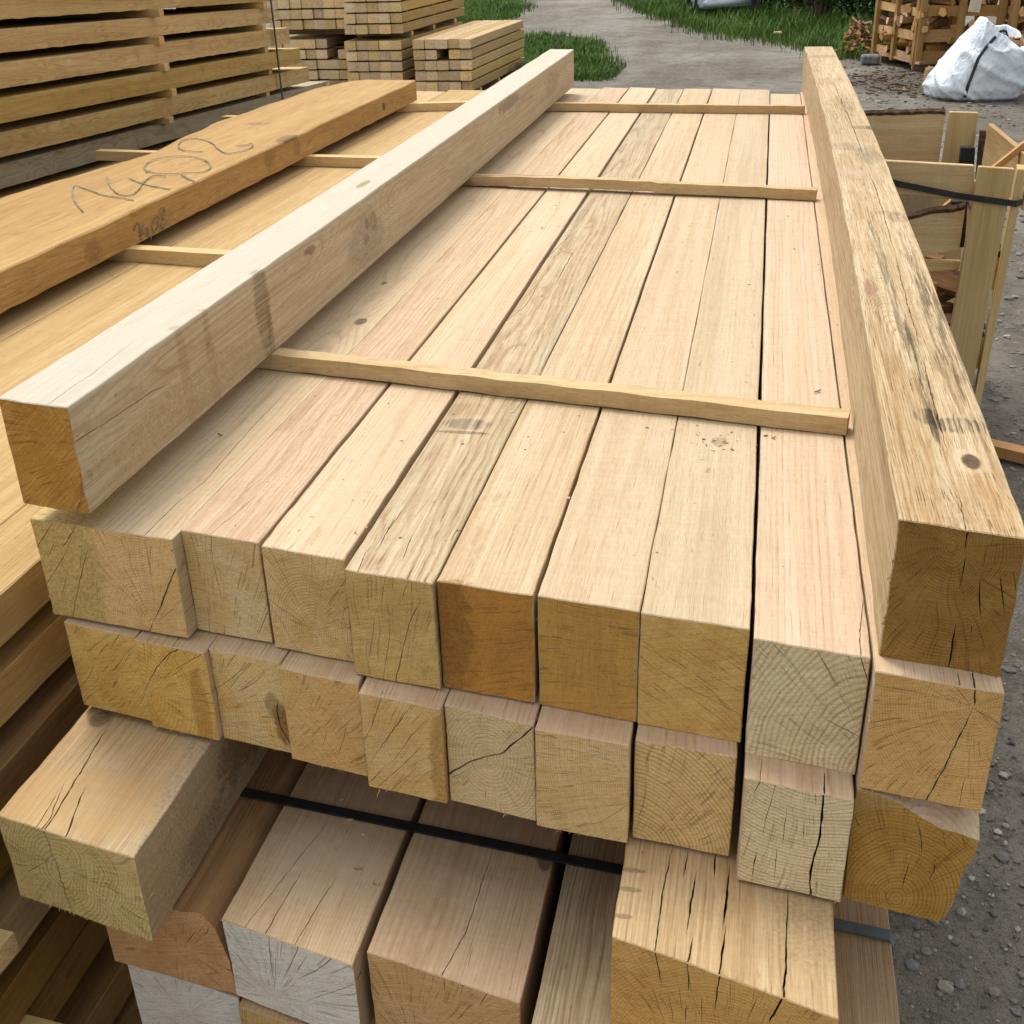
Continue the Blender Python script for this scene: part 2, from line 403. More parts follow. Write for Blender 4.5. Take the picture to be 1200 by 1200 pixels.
# ================================================================== SETTING
def ground_mat():
    s = NT('gravel_ground'); P = s.tex().outputs['Object']
    big = s.noise(P, .55, 4, .6)[0]; mid = s.noise(P, 5, 4, .65)[0]; fine = s.noise(P, 60, 4, .7)[0]; grit = s.noise(P, 260, 2, .7)[0]
    c = s.mix(s.mapr(big, .38, .62), (.228, .203, .165), (.36, .338, .295))
    c = s.mix(s.mapr(mid, .45, .7, 0, .6), c, (.110, .092, .072))
    c = s.mix(s.mapr(fine, .5, .7, 0, .75), c, (.33, .32, .30)); c = s.mix(s.mapr(fine, .46, .3, 0, .6), c, (.085, .072, .058))
    c = s.mix(s.mapr(grit, .55, .75, 0, .5), c, (.40, .385, .36)); c = s.mix(s.mapr(grit, .42, .28, 0, .5), c, (.06, .05, .042))
    rut = s.noise(P, 16, 3, .7)[0]; c = s.mix(s.mapr(rut, .52, .68, 0, .45), c, (.40, .37, .32)); c = s.mix(s.mapr(rut, .46, .32, 0, .45), c, (.12, .10, .078))
    trk = s.noise(s.vm('MULTIPLY', P, (1.5, .16, 1)), 1, 3, .6, .5)[0]; c = s.mix(s.mapr(trk, .40, .60, .45, 0), c, s.mix(1., c, (.70, .67, .62), 'MULTIPLY')); pud = s.noise(P, 1.4, 3, .6)[0]; c = s.mix(s.mapr(pud, .58, .68, 0, .4), c, (.115, .098, .078))
    x, y, _ = s.sep(P)[:3]
    # bark and dirt trodden in before the firewood crates
    d = s.vm('LENGTH', s.vm('DIVIDE', s.vm('SUBTRACT', P, (1.9, 14.3, 0)), (1.2, 1.2, 1)))
    d = s.m('ADD', d, s.m('MULTIPLY', s.m('SUBTRACT', mid, .5), 1.6))
    c = s.mix(s.mapr(d, .7, 1.15, .75, 0), c, s.mix(s.mapr(fine, .4, .6), (.055, .04, .026), (.17, .125, .085)))
    h = s.m('ADD', s.m('MULTIPLY', fine, 1.), s.m('ADD', s.m('MULTIPLY', grit, .5), s.m('MULTIPLY', mid, .8)))
    s.bump(h, .03, 1.)
    return s.finish(c, .9)
def gz(x, y): return .03 * noise.noise(Vector((x * .6, y * .6, 0))) if -12 < x < 8 and y < 30 else 0
bm = bmesh.new()
gx = [-140, -60, -25] + [-12 + .5 * i for i in range(37)] + [9, 14, 30, 70, 140]; gy = [-20, -6] + [-1 + .5 * i for i in range(60)] + [32, 38, 50, 80, 180]
gv = [[bm.verts.new((x, y, gz(x, y))) for y in gy] for x in gx]
for i in range(len(gx) - 1):
    for j in range(len(gy) - 1): bm.faces.new((gv[i][j], gv[i + 1][j], gv[i + 1][j + 1], gv[i][j + 1]))
tag(link('ground', bm, ground_mat(), smooth=True), kind='structure')

def stones():
    s = NT('loose_stone'); g = s.n.new('ShaderNodeNewGeometry'); R = g.outputs['Random Per Island']
    c = s.ramp(R, [(0, (.10, .095, .09)), (.25, (.17, .165, .16)), (.5, (.21, .185, .15)), (.7, (.155, .165, .175)), (.88, (.30, .27, .23)), (1, (.42, .40, .36))])
    a = s.noise(s.tex().outputs['Object'], 120, 3)[0]
    c = s.mix(s.mapr(a, .3, .7, 0, .35), c, (.08, .07, .06)); s.bump(a, .003, .6)
    m = s.finish(c, .85); bm = bmesh.new(); rg = random.Random(3); tb = bmesh.new(); bmesh.ops.create_icosphere(tb, subdivisions=1, radius=1); tb.verts.ensure_lookup_table(); TV = [v.co.copy() for v in tb.verts]; TF = [[v.index for v in f.verts] for f in tb.faces]; tb.free()
    def stone(x, y, r):
        sc = Vector((rg.uniform(.7, 1.25), rg.uniform(.7, 1.25), rg.uniform(.4, .75))) * r; rz = Matrix.Rotation(rg.uniform(0, 6.3), 3, 'Z'); o = Vector((rg.uniform(0, 99), 0, 0)); q = []
        for co in TV:
            p = co * (1 + .28 * noise.noise(co * 1.3 + o)); q.append(bm.verts.new(rz @ Vector((p.x * sc.x, p.y * sc.y, p.z * sc.z)) + Vector((x, y, r * .12 + gz(x, y)))))
        for f in TF: bm.faces.new([q[i] for i in f])
    for k in range(11000):
        t = rg.random() ** 1.7; y = .6 + t * 5.2; x = .2 + rg.random() * (.75 + y * .22)
        stone(x, y, min(.020, .0016 + rg.expovariate(1 / .0027)))
    for k in range(26): stone(.28 + rg.random() * .6, .9 + rg.random() * 1.8, rg.uniform(.010, .018))
    for k in range(1500):
        y = 5 + rg.random() * 12; x = .6 + rg.random() * (1.5 + y * .08); stone(x, y, rg.uniform(.008, .025))
    tag(link('gravel', bm, m, smooth=False), 'loose grey and brown stones scattered over the yard', 'gravel', kind='stuff')
stones()

def leaf_mat(name, a, b, dry=(.20, .17, .07), trans=.25):
    s = NT(name); g = s.n.new('ShaderNodeNewGeometry'); R = g.outputs['Random Per Island']
    c = s.ramp(R, [(0, a), (.75, b), (.93, tuple(x * 1.25 for x in b)), (1, dry)])
    big = s.noise(s.tex().outputs['Object'], .9, 3)[0]
    c = s.mix(s.mapr(big, .4, .65, 0, .45), c, tuple(x * .55 for x in a))
    return s.finish(c, .55)
M_grass = leaf_mat('grass_blade', (.045, .110, .013), (.105, .200, .028), (.30, .25, .11))
def inside(p, poly):
    r = False
    for i in range(len(poly)):
        a, b = poly[i], poly[i - 1]
        if (a[1] > p[1]) != (b[1] > p[1]) and p[0] < (b[0] - a[0]) * (p[1] - a[1]) / (b[1] - a[1]) + a[0]: r = not r
    return r
def grass(name, label, poly, n, h0, h1, seed):
    rg = random.Random(seed); bm = bmesh.new(); xs = [p[0] for p in poly]; ys = [p[1] for p in poly]; k = 0
    while k < n:
        x, y = rg.uniform(min(xs), max(xs)), rg.uniform(min(ys), max(ys))
        q = (x + .35 * noise.noise(Vector((x, y, 5)) * 1.7) + rg.gauss(0, .16), y + .5 * noise.noise(Vector((x, y, 9)) * 1.7) + rg.gauss(0, .35))
        if not inside(q, poly): continue
        k += 1
        cl = .55 + .8 * max(0, noise.noise(Vector((x * .9, y * .9, 2))) + .35)
        h = rg.uniform(h0, h1) * cl; a = rg.uniform(0, 6.28); w = rg.uniform(.003, .0065) * (1 + y * .02); dx, dy = math.cos(a), math.sin(a); b = rg.uniform(.1, .65) * h
        p = Vector((x, y, gz(x, y) - .01)); sd = Vector((-dy, dx, 0)) * w; l = Vector((dx, dy, 0))
        v = [bm.verts.new(q) for q in (p - sd, p + sd, p + l * b * .35 + Vector((0, 0, h * .6)) + sd * .7, p + l * b * .35 + Vector((0, 0, h * .6)) - sd * .7, p + l * b + Vector((0, 0, h)))]
        bm.faces.new((v[0], v[1], v[2], v[3])); bm.faces.new((v[3], v[2], v[4]))
    tag(link(name, bm, M_grass), label, 'grass', kind='stuff')
grass('grass', 'bright green grass strip beyond the low timber pack, left of the gravel track', [(-7.6, 22.2), (-5.6, 22.0), (-4.7, 23.4), (-5.2, 26), (-6.1, 30), (-9.5, 31)], 22000, .08, .2, 1)
grass('grass', 'small patch of grass between the low timber pack and the gravel track', [(-4.4, 18.6), (-3.6, 19.6), (-2.75, 18.9), (-2.4, 17.4), (-1.75, 14.9), (-2.2, 14.3), (-3.2, 14.5), (-3.6, 16.5)], 22000, .05, .15, 2)
grass('grass', 'long grass verge along the right side of the gravel track', [(-3.4, 28.6), (-1.9, 23), (-.6, 19.7), (.45, 18), (1.1, 16.4), (1.45, 16.7), (2.6, 21), (3.4, 30), (1, 34), (-3, 34)], 70000, .12, .36, 3)

# ================================================================== MAIN STACK
def L(px, P, z=None):                                               # helper: photo point on the top of a timber -> its local x, y, z
    q = at_z(px[0], px[1], z) - Vector(P); return (q.x, q.y, q.z)
BL = 4.15
DKS = (.045, .043, .045)
H1 = .149
def endloc(px, P, s):
    q = at_plane(px[0], px[1], P, (-s, 1, 0)) - Vector(P); return (q.x, q.z)

def beam(nm, label, x, y, w, s, zt, h, Ln, pithpx, matkw, **kw):
    P = (x, y, zt - h); pi = endloc(pithpx, P, s)
    sp = matkw.pop('spots_px', []); spots = list(matkw.pop('spots', []))
    for (px, rr, col, k, *rest) in sp: spots.append((L(px, P, zt), rr, col, k, *rest))
    kn = [(L(px, P, zt), kr, am) for px, kr, am in matkw.pop('knots_px', [])]
    m = wood(nm + '_wood', pith=pi, spots=spots, knots=list(matkw.pop('knots', [])) + kn, **matkw)
    return timber(nm, label, P, w, h, Ln, s, m, pith=pi, **kw)
G1 = 'timbers of the top layer of the main stack'; G2 = 'timbers of the second layer of the main stack'; G3 = 'thick timbers of the strapped third layer'; G4 = 'timbers under the strapped layer'
E_OL = (.47, .335, .125); E_OL2 = (.40, .265, .085)
kn_dark = (.10, .075, .045)

beam('squared_timber', 'outermost left timber of the top layer, extra wide, heart split by a dark crack', -.8945, 1.1775, .2108, -.123, T, .147, 4.10, (180, 731),
     dict(sp=.0042, A=CREAM, B=(.60, .49, .345), EA=(.49, .34, .145), EB=(.43, .29, .105), endk=.5, warp=.016, spots=[((.035, 0, .075), (.062, .3, .16), (.46, .345, .115), .75, .5)],
          spots_px=[((423, 377), (.011, .022, .02), (.16, .125, .085), 1., .35), ((450, 332), (.006, .012, .02), (.17, .13, .09), .9, .5)], knots_px=[((423, 377), .03, .012), ((450, 332), .02, .006)]), checks=9, seed=12, fuzz=14, group=G1,
     front=[([(62, 611), (44, 641)], .0013), ([(88, 616), (80, 632), (70, 644)], .0016), ([(86, 628), (74, 652), (58, 684)], .0011), ([(105, 632), (101, 650), (92, 688), (85, 722)], .0015), ([(64, 634), (56, 654)], .001), ([(113, 676), (115, 712)], .001), ([(96, 640), (93, 668)], .0009), ([(80, 668), (70, 706)], .0009),
            ([(179, 729), (192, 702), (202, 676), (209, 658), (216, 648)], .0036), ([(142, 658), (178, 728)], .0014), ([(170, 636), (177, 670)], .0011), ([(179, 730), (176, 742)], .0024), ([(186, 726), (206, 712)], .0008), ([(150, 690), (172, 722)], .0008)],
     top=[([(169, 627), (205, 592), (240, 564), (290, 507), (345, 449)], .0016), ([(88, 617), (101, 604)], .0018), ([(62, 610), (72, 600)], .0013)])
beam('squared_timber', 'second timber from the left in the top layer, many upright cracks', -.6835, 1.1765, .1115, -.148, T, H1, 4.12, (258, 850),
     dict(sp=.0035, A=(.64, .53, .375), B=PINK, EA=(.46, .365, .185), EB=(.42, .30, .115), streak=.3), checks=16, seed=13, fuzz=4, group=G1,
     front=[([(247, 626), (250, 660), (260, 704)], .0012), ([(223, 624), (230, 650), (238, 690)], .0009), ([(292, 654), (284, 690)], .0009), ([(315, 718), (303, 746)], .001), ([(277, 640), (270, 665)], .0008), ([(243, 690), (248, 730)], .0007)],
     top=[([(248, 624), (273, 604), (310, 573)], .0013), ([(273, 589), (310, 558)], .0009), ([(310, 558), (406, 456)], .0008)])
beam('squared_timber', 'third timber from the left in the top layer, clean cream top', -.566, 1.1535, .1125, -.152, T, H1, 4.14, (366, 738),
     dict(sp=.0042, A=(.66, .545, .39), B=(.64, .505, .365), EA=(.46, .345, .15), EB=(.40, .275, .095), endk=0.57), checks=12, seed=14, fuzz=4, group=G1,
     front=[([(322, 654), (340, 688), (354, 716)], .001), ([(316, 706), (332, 732), (350, 764)], .0012), ([(337, 648), (343, 662)], .0009), ([(367, 656), (373, 690)], .0007), ([(404, 700), (398, 740)], .0007)],
     top=[([(336, 645), (352, 630)], .0008)])
beam('squared_timber', 'fourth timber from the left in the top layer, greyish stained cracked top', -.4451, 1.1143, .1125, -.137, T, H1, 4.13, (450, 960),
     dict(sp=.0026, A=(.52, .455, .325), B=(.585, .49, .35), EA=(.42, .30, .105), EB=(.37, .255, .08), streak=.42, ringk=.5, pore=.9, dirt=.15,
          spots_px=[((547, 497), (.036, .022, .05), (.15, .15, .15), .85, .35, .6), ((542, 507), (.042, .006, .05), (.12, .115, .11), .8, .25, .3), ((545, 480), (.045, .03, .05), (.30, .27, .21), .5, .4, .5)]), checks=14, seed=15, fuzz=5, group=G1,
     front=[([(497, 698), (480, 730), (472, 760), (465, 801)], .0015), ([(452, 676), (446, 714)], .0011), ([(479, 681), (471, 704)], .0011), ([(440, 716), (431, 784)], .0009), ([(459, 726), (450, 792)], .0008)],
     top=[([(420, 669), (427, 650), (436, 638)], .0016), ([(436, 651), (446, 638), (455, 620), (466, 602)], .0022), ([(471, 659), (477, 643), (484, 626)], .0018), ([(447, 633), (477, 590)], .0016), ([(487, 607), (507, 577)], .001), ([(566, 418), (582, 400)], .0013), ([(596, 418), (620, 390)], .0014), ([(626, 392), (635, 378)], .0013),
          ([(598, 376), (616, 358), (634, 328)], .002), ([(648, 302), (668, 274)], .002), ([(651, 334), (660, 316), (674, 290)], .0024), ([(480, 673), (488, 660)], .001)])
beam('squared_timber', 'fifth timber from the left in the top layer, orange brown end without rings', -.3302, 1.1058, .1152, -.128, T, H1, 4.15, (1150, 745),
     dict(sp=.0022, A=(.63, .525, .375), B=(.61, .48, .325), EA=(0.324, 0.158, 0.029), EB=(0.270, 0.135, 0.027), endk=0.34, saw=.35, sawrot=1.2, streak=.3,
          spots=[((.012, 0, .07), (.034, .3, .12), (.30, .135, .028), .25, .8), ((.018, 0, .085), (.03, .006, .13), (.24, .115, .025), .6, 1.1), ((.07, 0, .05), (.05, .006, .07), (.26, .14, .035), .35, 1.)]), seed=16, fuzz=3, group=G1, checks=0,
     front=[([(597, 733), (624, 735)], .0007)])
beam('squared_timber', 'sixth timber from the left in the top layer, plain ochre brown end', -.2099, 1.0923, .1165, -.136, T, .151, 4.16, (1300, 820),
     dict(sp=.0025, A=(.61, .50, .355), B=(.58, .47, .33), EA=(0.306, 0.176, 0.041), EB=(0.342, 0.194, 0.043), endk=0.34, saw=.35, sawrot=1.5), seed=17, fuzz=3, group=G1,
     front=[([(714, 740), (748, 744)], .0012), ([(632, 761), (660, 760)], .001), ([(715, 800), (747, 807)], .0011), ([(633, 785), (646, 788)], .0008)])
beam('squared_timber', 'seventh timber from the left in the top layer, olive end', -.0922, 1.0756, .1172, -.133, T, .152, 4.16, (500, 560),
     dict(sp=.0024, A=(.60, .50, .36), B=(.55, .46, .325), EA=(.42, .285, .085), EB=(.38, .24, .065), endk=0.41, spots_px=[((843, 518), (.012, .018, .02), (.30, .22, .14), .75, .6)], knots_px=[((843, 518), .03, .01)]), seed=18, fuzz=12, group=G1,
     front=[([(757, 756), (775, 769), (793, 781)], .001), ([(757, 775), (800, 802), (868, 838)], .0011), ([(750, 807), (785, 828)], .001), ([(830, 790), (868, 812)], .0007), ([(800, 770), (830, 788)], .0006), ([(830, 845), (862, 862)], .0007)])
beam('squared_timber', 'eighth timber from the left in the top layer, pinkish with wide ring arcs', 0.0300, 1.0436, .1168, -.145, T, .152, 4.06, (1040, 920),
     dict(sp=.0075, A=(.64, .51, .39), B=(.625, .505, .38), EA=(.47, .40, .235), EB=(.43, .35, .19), endk=0.74, ringk=.3), checks=6, seed=19, fuzz=3, group=G1,
     front=[([(904, 751), (937, 788)], .0011), ([(958, 763), (979, 801)], .0014), ([(962, 840), (1008, 863)], .0014), ([(1009, 767), (1012, 780), (1016, 796)], .0018), ([(880, 775), (906, 806)], .0007)],
     top=[([(1004, 704), (1007, 740), (1009, 767)], .0016)])
beam('squared_timber', 'rightmost timber of the top layer, under the raised beam, with a forked crack', .1495, 1.003, .1194, -.151, T, .149, 4.15, (1139, 830),
     dict(sp=.0035, A=CREAM, B=PINK, EA=(.40, .24, .075), EB=(.44, .28, .10), endk=0.47), checks=4, seed=20, fuzz=22, group=G1,
     front=[([(1140, 830), (1126, 860), (1108, 898), (1086, 938)], .0024), ([(1119, 802), (1138, 827)], .0012), ([(1142, 828), (1143, 810)], .0022), ([(1143, 832), (1156, 840), (1169, 848)], .0017), ([(1132, 908), (1124, 945)], .001), ([(1040, 898), (1068, 878)], .0009)],
     top=[([(1143, 808), (1140, 792), (1132, 700)], .003), ([(1124, 800), (1122, 788)], .002)])

# raised beams
beam('beam', 'big square beam lying on the left edge of the stack, orange brown end', -.8854, 1.1593, .1014, -.150, T + .031 + .1436, .1436, 3.96, (150, 520),
     dict(sp=.0024, A=(.585, .50, .365), B=(.53, .45, .315), EA=(0.324, 0.176, 0.036), EB=(0.270, 0.140, 0.027), endk=0.41, saw=.9, sawrot=.75, dirt=.12, streak=.3,
          spots=[((.05, 2.1, .1439), (.3, 9, .006), (.54, .535, .485), .5, .1), ((.1014, .570, .085), (.02, .030, .085), (.15, .145, .125), .85, .5, .6), ((.1014, .59, .03), (.02, .012, .05), (.20, .17, .12), .7, .5, .5), ((.1014, .365, .05), (.02, .014, .1), (.26, .22, .14), .6, .7, .6), ((.1014, .28, .06), (.02, .014, .12), (.26, .21, .13), .5, .7, .6),
                 ((.1014, 1.17, .085), (.012, .03, .022), (.30, .15, .045), 1., .6), ((.1014, 1.13, .088), (.012, .012, .014), (.09, .05, .02), 1., .5), ((.1014, 1.12, .058), (.012, .018, .012), (.16, .085, .03), 1., .6), ((.1014, .8, .12), (.012, .03, .008), (.2, .13, .06), .7, .7), ((.1014, 1.12, .06), (.03, .12, .06), (.33, .27, .19), .7, .5),
                 ((.1014, 2.6, .12), (.02, .16, .02), (.22, .17, .11), .7, .8), ((.1014, 3.4, .08), (.02, .14, .04), (.30, .22, .15), .5, .8), ((.1014, .3, .04), (.02, .25, .035), (.36, .27, .14), .5, .6), ((.06, 1.25, .1436), (.01, .04, .02), (.30, .21, .12), .9, .5)],
          knots=[((.1014, 1.1, .07), .045, .022)]), cat='beam', group='raised beams on the stack', seed=21, fuzz=5, rough=.0011,
     front=[([(60, 477), (72, 497), (86, 518)], .0011), ([(94, 560), (96, 580), (92, 601)], .0012), ([(10, 545), (30, 548)], .0008), ([(50, 566), (78, 563)], .0006)],
     top=[([(57, 473), (80, 456), (104, 440), (160, 398)], .0012)],
     right=[([(88, 518), (120, 498), (144, 482), (180, 458), (202, 448)], .0021), ([(148, 488), (172, 470)], .001)])
beam('beam', 'big knotty black stained beam lying on the right edge of the stack', .1549, 1.0308, .1129, -.172, T + .1573, .1573, 4.30, (1112, 640),
     dict(sp=.0034, A=(.63, .535, .375), B=(.54, .445, .29), EA=(0.211, 0.122, 0.027), EB=(0.171, 0.095, 0.020), endk=0.61, streak=.5, pore=1.4, dirt=.2, ringk=.45, saw=.3, sawrot=.1, warp=.02,
          spots_px=[((1138, 541), (.018, .034, .03), (.56, .46, .30), .35, .3), ((1138, 541), (.0098, .020, .03), (.10, .065, .035), 1., .15), ((1150, 590), (.02, .07, .03), (.33, .27, .20), .6, .8, .7), ((1165, 575), (.02, .10, .03), (.34, .28, .21), .5, .8, .7),
                    ((1125, 499), (.030, .022, .03), (.07, .072, .075), .85, .5, .85), ((1085, 488), (.013, .022, .03), (.10, .10, .095), .7, .5, .8), ((1094, 500), (.004, .05, .03), (.06, .07, .075), .8, .5, .4), ((1150, 505), (.012, .06, .03), (.15, .125, .095), .6, .5, .8),
                    ((1100, 380), (.016, .26, .03), (.14, .13, .115), .75, .7, .95), ((1080, 330), (.012, .28, .03), (.18, .165, .14), .7, .8, .95), ((1052, 255), (.022, .04, .03), (.19, .165, .13), .7, .6, .6), ((1040, 250), (.03, .02, .03), (.16, .12, .09), .5, .7, .5),
                    ((1018, 182), (.03, .11, .03), (.20, .21, .21), .75, .5, .5), ((1000, 172), (.05, .05, .03), (.24, .25, .24), .55, .5, .5), ((1010, 149), (.028, .028, .03), (.16, .12, .09), .7, .6, .4), ((1021, 150), (.014, .03, .03), (.09, .065, .05), .8, .6), ((1000, 202), (.06, .03, .03), (.42, .30, .20), .6, .3),
                    ((985, 128), (.04, .2, .03), (.30, .29, .26), .6, .6, .6), ((965, 66), (.06, .05, .03), (.22, .18, .14), .55, .4), ((970, 95), (.06, .10, .03), (.34, .30, .24), .55, .7, .4),
                    ((1019, 338), (.006, .05, .03), (.36, .20, .13), .7, .7), ((1024, 350), (.012, .10, .03), (.20, .165, .12), .7, .7, .7), ((1035, 400), (.016, .14, .03), (.29, .25, .19), .7, .8, .8), ((1060, 470), (.03, .18, .03), (.33, .285, .215), .6, .8, .85), ((1080, 575), (.02, .2, .03), (.36, .31, .235), .6, .8, .85), ((1045, 340), (.007, .5, .03), (.13, .125, .11), .8, .8, .8), ((1075, 420), (.006, .2, .03), (.14, .13, .115), .8, .8, .8), ((1112, 440), (.012, .12, .03), (.19, .175, .15), .7, .8, .9), ((990, 120), (.03, .2, .03), (.22, .21, .19), .6, .8, .8)],
          knots_px=[((1138, 541), .022, .02), ((1060, 340), .03, .03), ((1021, 150), .03, .02), ((1022, 335), .02, .014), ((1050, 250), .03, .014)]), cat='beam', group='raised beams on the stack', seed=22, fuzz=60, rough=.0016, bow=.017,
     front=[([(1136, 621), (1130, 645)], .0018), ([(1132, 650), (1124, 690)], .0013), ([(1147, 678), (1149, 724)], .0016), ([(1172, 668), (1177, 722)], .0015), ([(1121, 730), (1117, 755), (1112, 779)], .0022), ([(1086, 732), (1068, 760)], .0012), ([(1158, 636), (1152, 665)], .0008), ([(1138, 732), (1139, 745)], .001), ([(1188, 670), (1191, 692)], .001)],
     top=[([(968, 85), (977, 111), (991, 147), (1008, 197)], .0035), ([(1008, 197), (1026, 246), (1040, 296)], .003), ([(1040, 296), (1054, 346), (1074, 414)], .0026), ([(1074, 414), (1092, 477), (1099, 503), (1110, 542)], .0024), ([(1122, 579), (1133, 618)], .0018)])

# second layer
z2 = T - .1515; H2 = .146
def second(label, x, y, w, s, pith, mk, **kw): beam('squared_timber', label, x, y, w, s, z2, kw.pop('h', H2), 4.08, pith, mk, group=G2, **kw)
second('outermost left timber of the second layer, yellowish end with short slanting cracks', -.876, 1.169, .1145, -.165, (330, 560),
       dict(sp=.0024, EA=(.46, .32, .095), EB=(.40, .26, .065), endk=0.34), seed=31, fuzz=6, checks=0, h=.138,
       front=[([(128, 752), (117, 766)], .0013), ([(140, 744), (129, 762)], .0012), ([(142, 775), (131, 787)], .0015), ([(112, 778), (104, 793)], .001), ([(92, 736), (84, 746)], .0009), ([(101, 757), (94, 770)], .0009), ([(118, 790), (110, 803)], .0008), ([(99, 800), (106, 789)], .0008), ([(132, 806), (138, 797)], .0008)])
second('second timber from the left in the second layer, one curving crack', -.759, 1.144, .106, -.140, (172, 814),
       dict(sp=.007, EA=(.46, .315, .095), EB=(.42, .26, .06), endk=0.41, spots=[((.085, 0, .04), (.014, .3, .07), (.34, .16, .03), .45, .4)]), seed=32, fuzz=26, checks=6, h=.141,
       front=[([(208, 752), (196, 768), (182, 784), (175, 798), (171, 809)], .0019), ([(238, 766), (204, 785)], .0012), ([(241, 785), (224, 794)], .001), ([(190, 797), (214, 785)], .0008), ([(222, 814), (249, 813)], .0014), ([(196, 806), (222, 802)], .0007), ([(182, 817), (208, 822), (250, 838)], .0007)],
       top=[([(208, 752), (212, 744)], .0018), ([(240, 764), (244, 752)], .0014)])
second('third timber from the left in the second layer, dark bark pocket', -.653, 1.1405, .1045, -.147, (236, 842),
       dict(sp=.006, EA=(.46, .35, .155), EB=(.44, .295, .095), endk=0.41, spots=[((.096, 0, .048), (.014, .3, .035), (.25, .115, .04), .8, .5), ((.086, 0, .075), (.012, .3, .02), (.30, .19, .09), .6, .5)]), seed=33, fuzz=6, checks=4, h=.145,
       front=[([(327, 818), (324, 832), (328, 852), (339, 872)], .0036), ([(276, 765), (264, 784)], .0012), ([(290, 780), (276, 792), (256, 808)], .0011), ([(312, 786), (300, 800), (276, 812)], .0012), ([(262, 846), (300, 850), (322, 856)], .0007), ([(256, 812), (250, 815)], .001)])
second('fourth timber from the left in the second layer, close slanting rings', -.5465, 1.115, .1105, -.164, (310, 930),
       dict(sp=.003, EA=(.46, .315, .12), EB=(.47, .295, .10), endk=0.74, ray=.4), seed=34, fuzz=10, checks=8, h=.146,
       front=[([(405, 848), (403, 864), (396, 886)], .0014), ([(398, 796), (390, 806)], .0008), ([(384, 850), (378, 876)], .0008)])
second('fifth timber from the left in the second layer, fan of curved cracks', -.4305, 1.081, .1075, -.140, (395, 985),
       dict(sp=.003, EA=(.46, .335, .14), EB=(.44, .29, .095), endk=0.47, ray=.5, spots=[((.104, 0, .05), (.016, .3, .09), (.40, .21, .05), .65, .5)]), seed=35, fuzz=4, checks=7,
       front=[([(446, 816), (437, 846), (428, 868)], .001), ([(484, 827), (466, 848), (446, 876), (434, 892)], .0012), ([(508, 836), (482, 862), (462, 890), (448, 900)], .0011), ([(500, 868), (470, 898), (441, 920)], .0011), ([(524, 896), (490, 910)], .001), ([(449, 900), (436, 918)], .0012), ([(488, 900), (462, 924)], .0008)],
       top=[([(446, 815), (450, 808)], .001)])
second('sixth timber from the left in the second layer, one ragged rising crack', -.3215, 1.0745, .112, -.183, (572, 888),
       dict(sp=.0055, EA=(.45, .345, .175), EB=(.42, .32, .15), endk=0.46), seed=36, fuzz=4, checks=5,
       front=[([(528, 907), (550, 893), (572, 886), (590, 882), (601, 871), (614, 863), (626, 854)], .0030), ([(564, 834), (563, 846)], .0012), ([(558, 864), (572, 863)], .0007), ([(571, 886), (570, 896)], .0008)],
       top=[([(564, 834), (567, 826)], .0012)])
second('seventh timber from the left in the second layer, faint level cracks', -.207, 1.047, .1105, -.100, (850, 920),
       dict(sp=.0036, EA=(.46, .345, .155), EB=(.43, .30, .115), endk=0.54), seed=37, fuzz=4, checks=4,
       front=[([(630, 922), (666, 928)], .001), ([(686, 916), (725, 916)], .001), ([(629, 882), (660, 885)], .0007), ([(630, 950), (656, 954)], .001), ([(700, 966), (738, 944)], .0009)])
second('eighth timber from the left in the second layer, bold ring arcs', -.092, 1.0465, .114, -.097, (733, 1012),
       dict(sp=.0058, EA=(.45, .335, .14), EB=(.42, .305, .12), endk=0.84), seed=38, fuzz=3, checks=3,
       front=[([(777, 921), (792, 911)], .0012), ([(786, 950), (816, 935)], .0007), ([(812, 935), (838, 928)], .0007), ([(806, 992), (845, 986)], .0008)])
second('ninth timber from the left in the second layer, open upright crack', .031, 1.001, .1135, -.145, (965, 735),
       dict(sp=.0048, EA=(.47, .40, .235), EB=(.43, .355, .19), endk=0.74), seed=39, fuzz=3, checks=5,
       front=[([(965, 932), (964, 950), (960, 981), (955, 1004), (949, 1024), (950, 1048)], .0036), ([(887, 997), (884, 1014), (882, 1029)], .0018), ([(911, 992), (908, 1033)], .0011), ([(891, 914), (882, 932)], .0011), ([(909, 920), (897, 960), (894, 985)], .0009), ([(922, 945), (917, 992)], .001), ([(942, 962), (941, 985)], .0009)],
       top=[([(966, 932), (966, 905)], .0028), ([(891, 913), (893, 888)], .0012)])
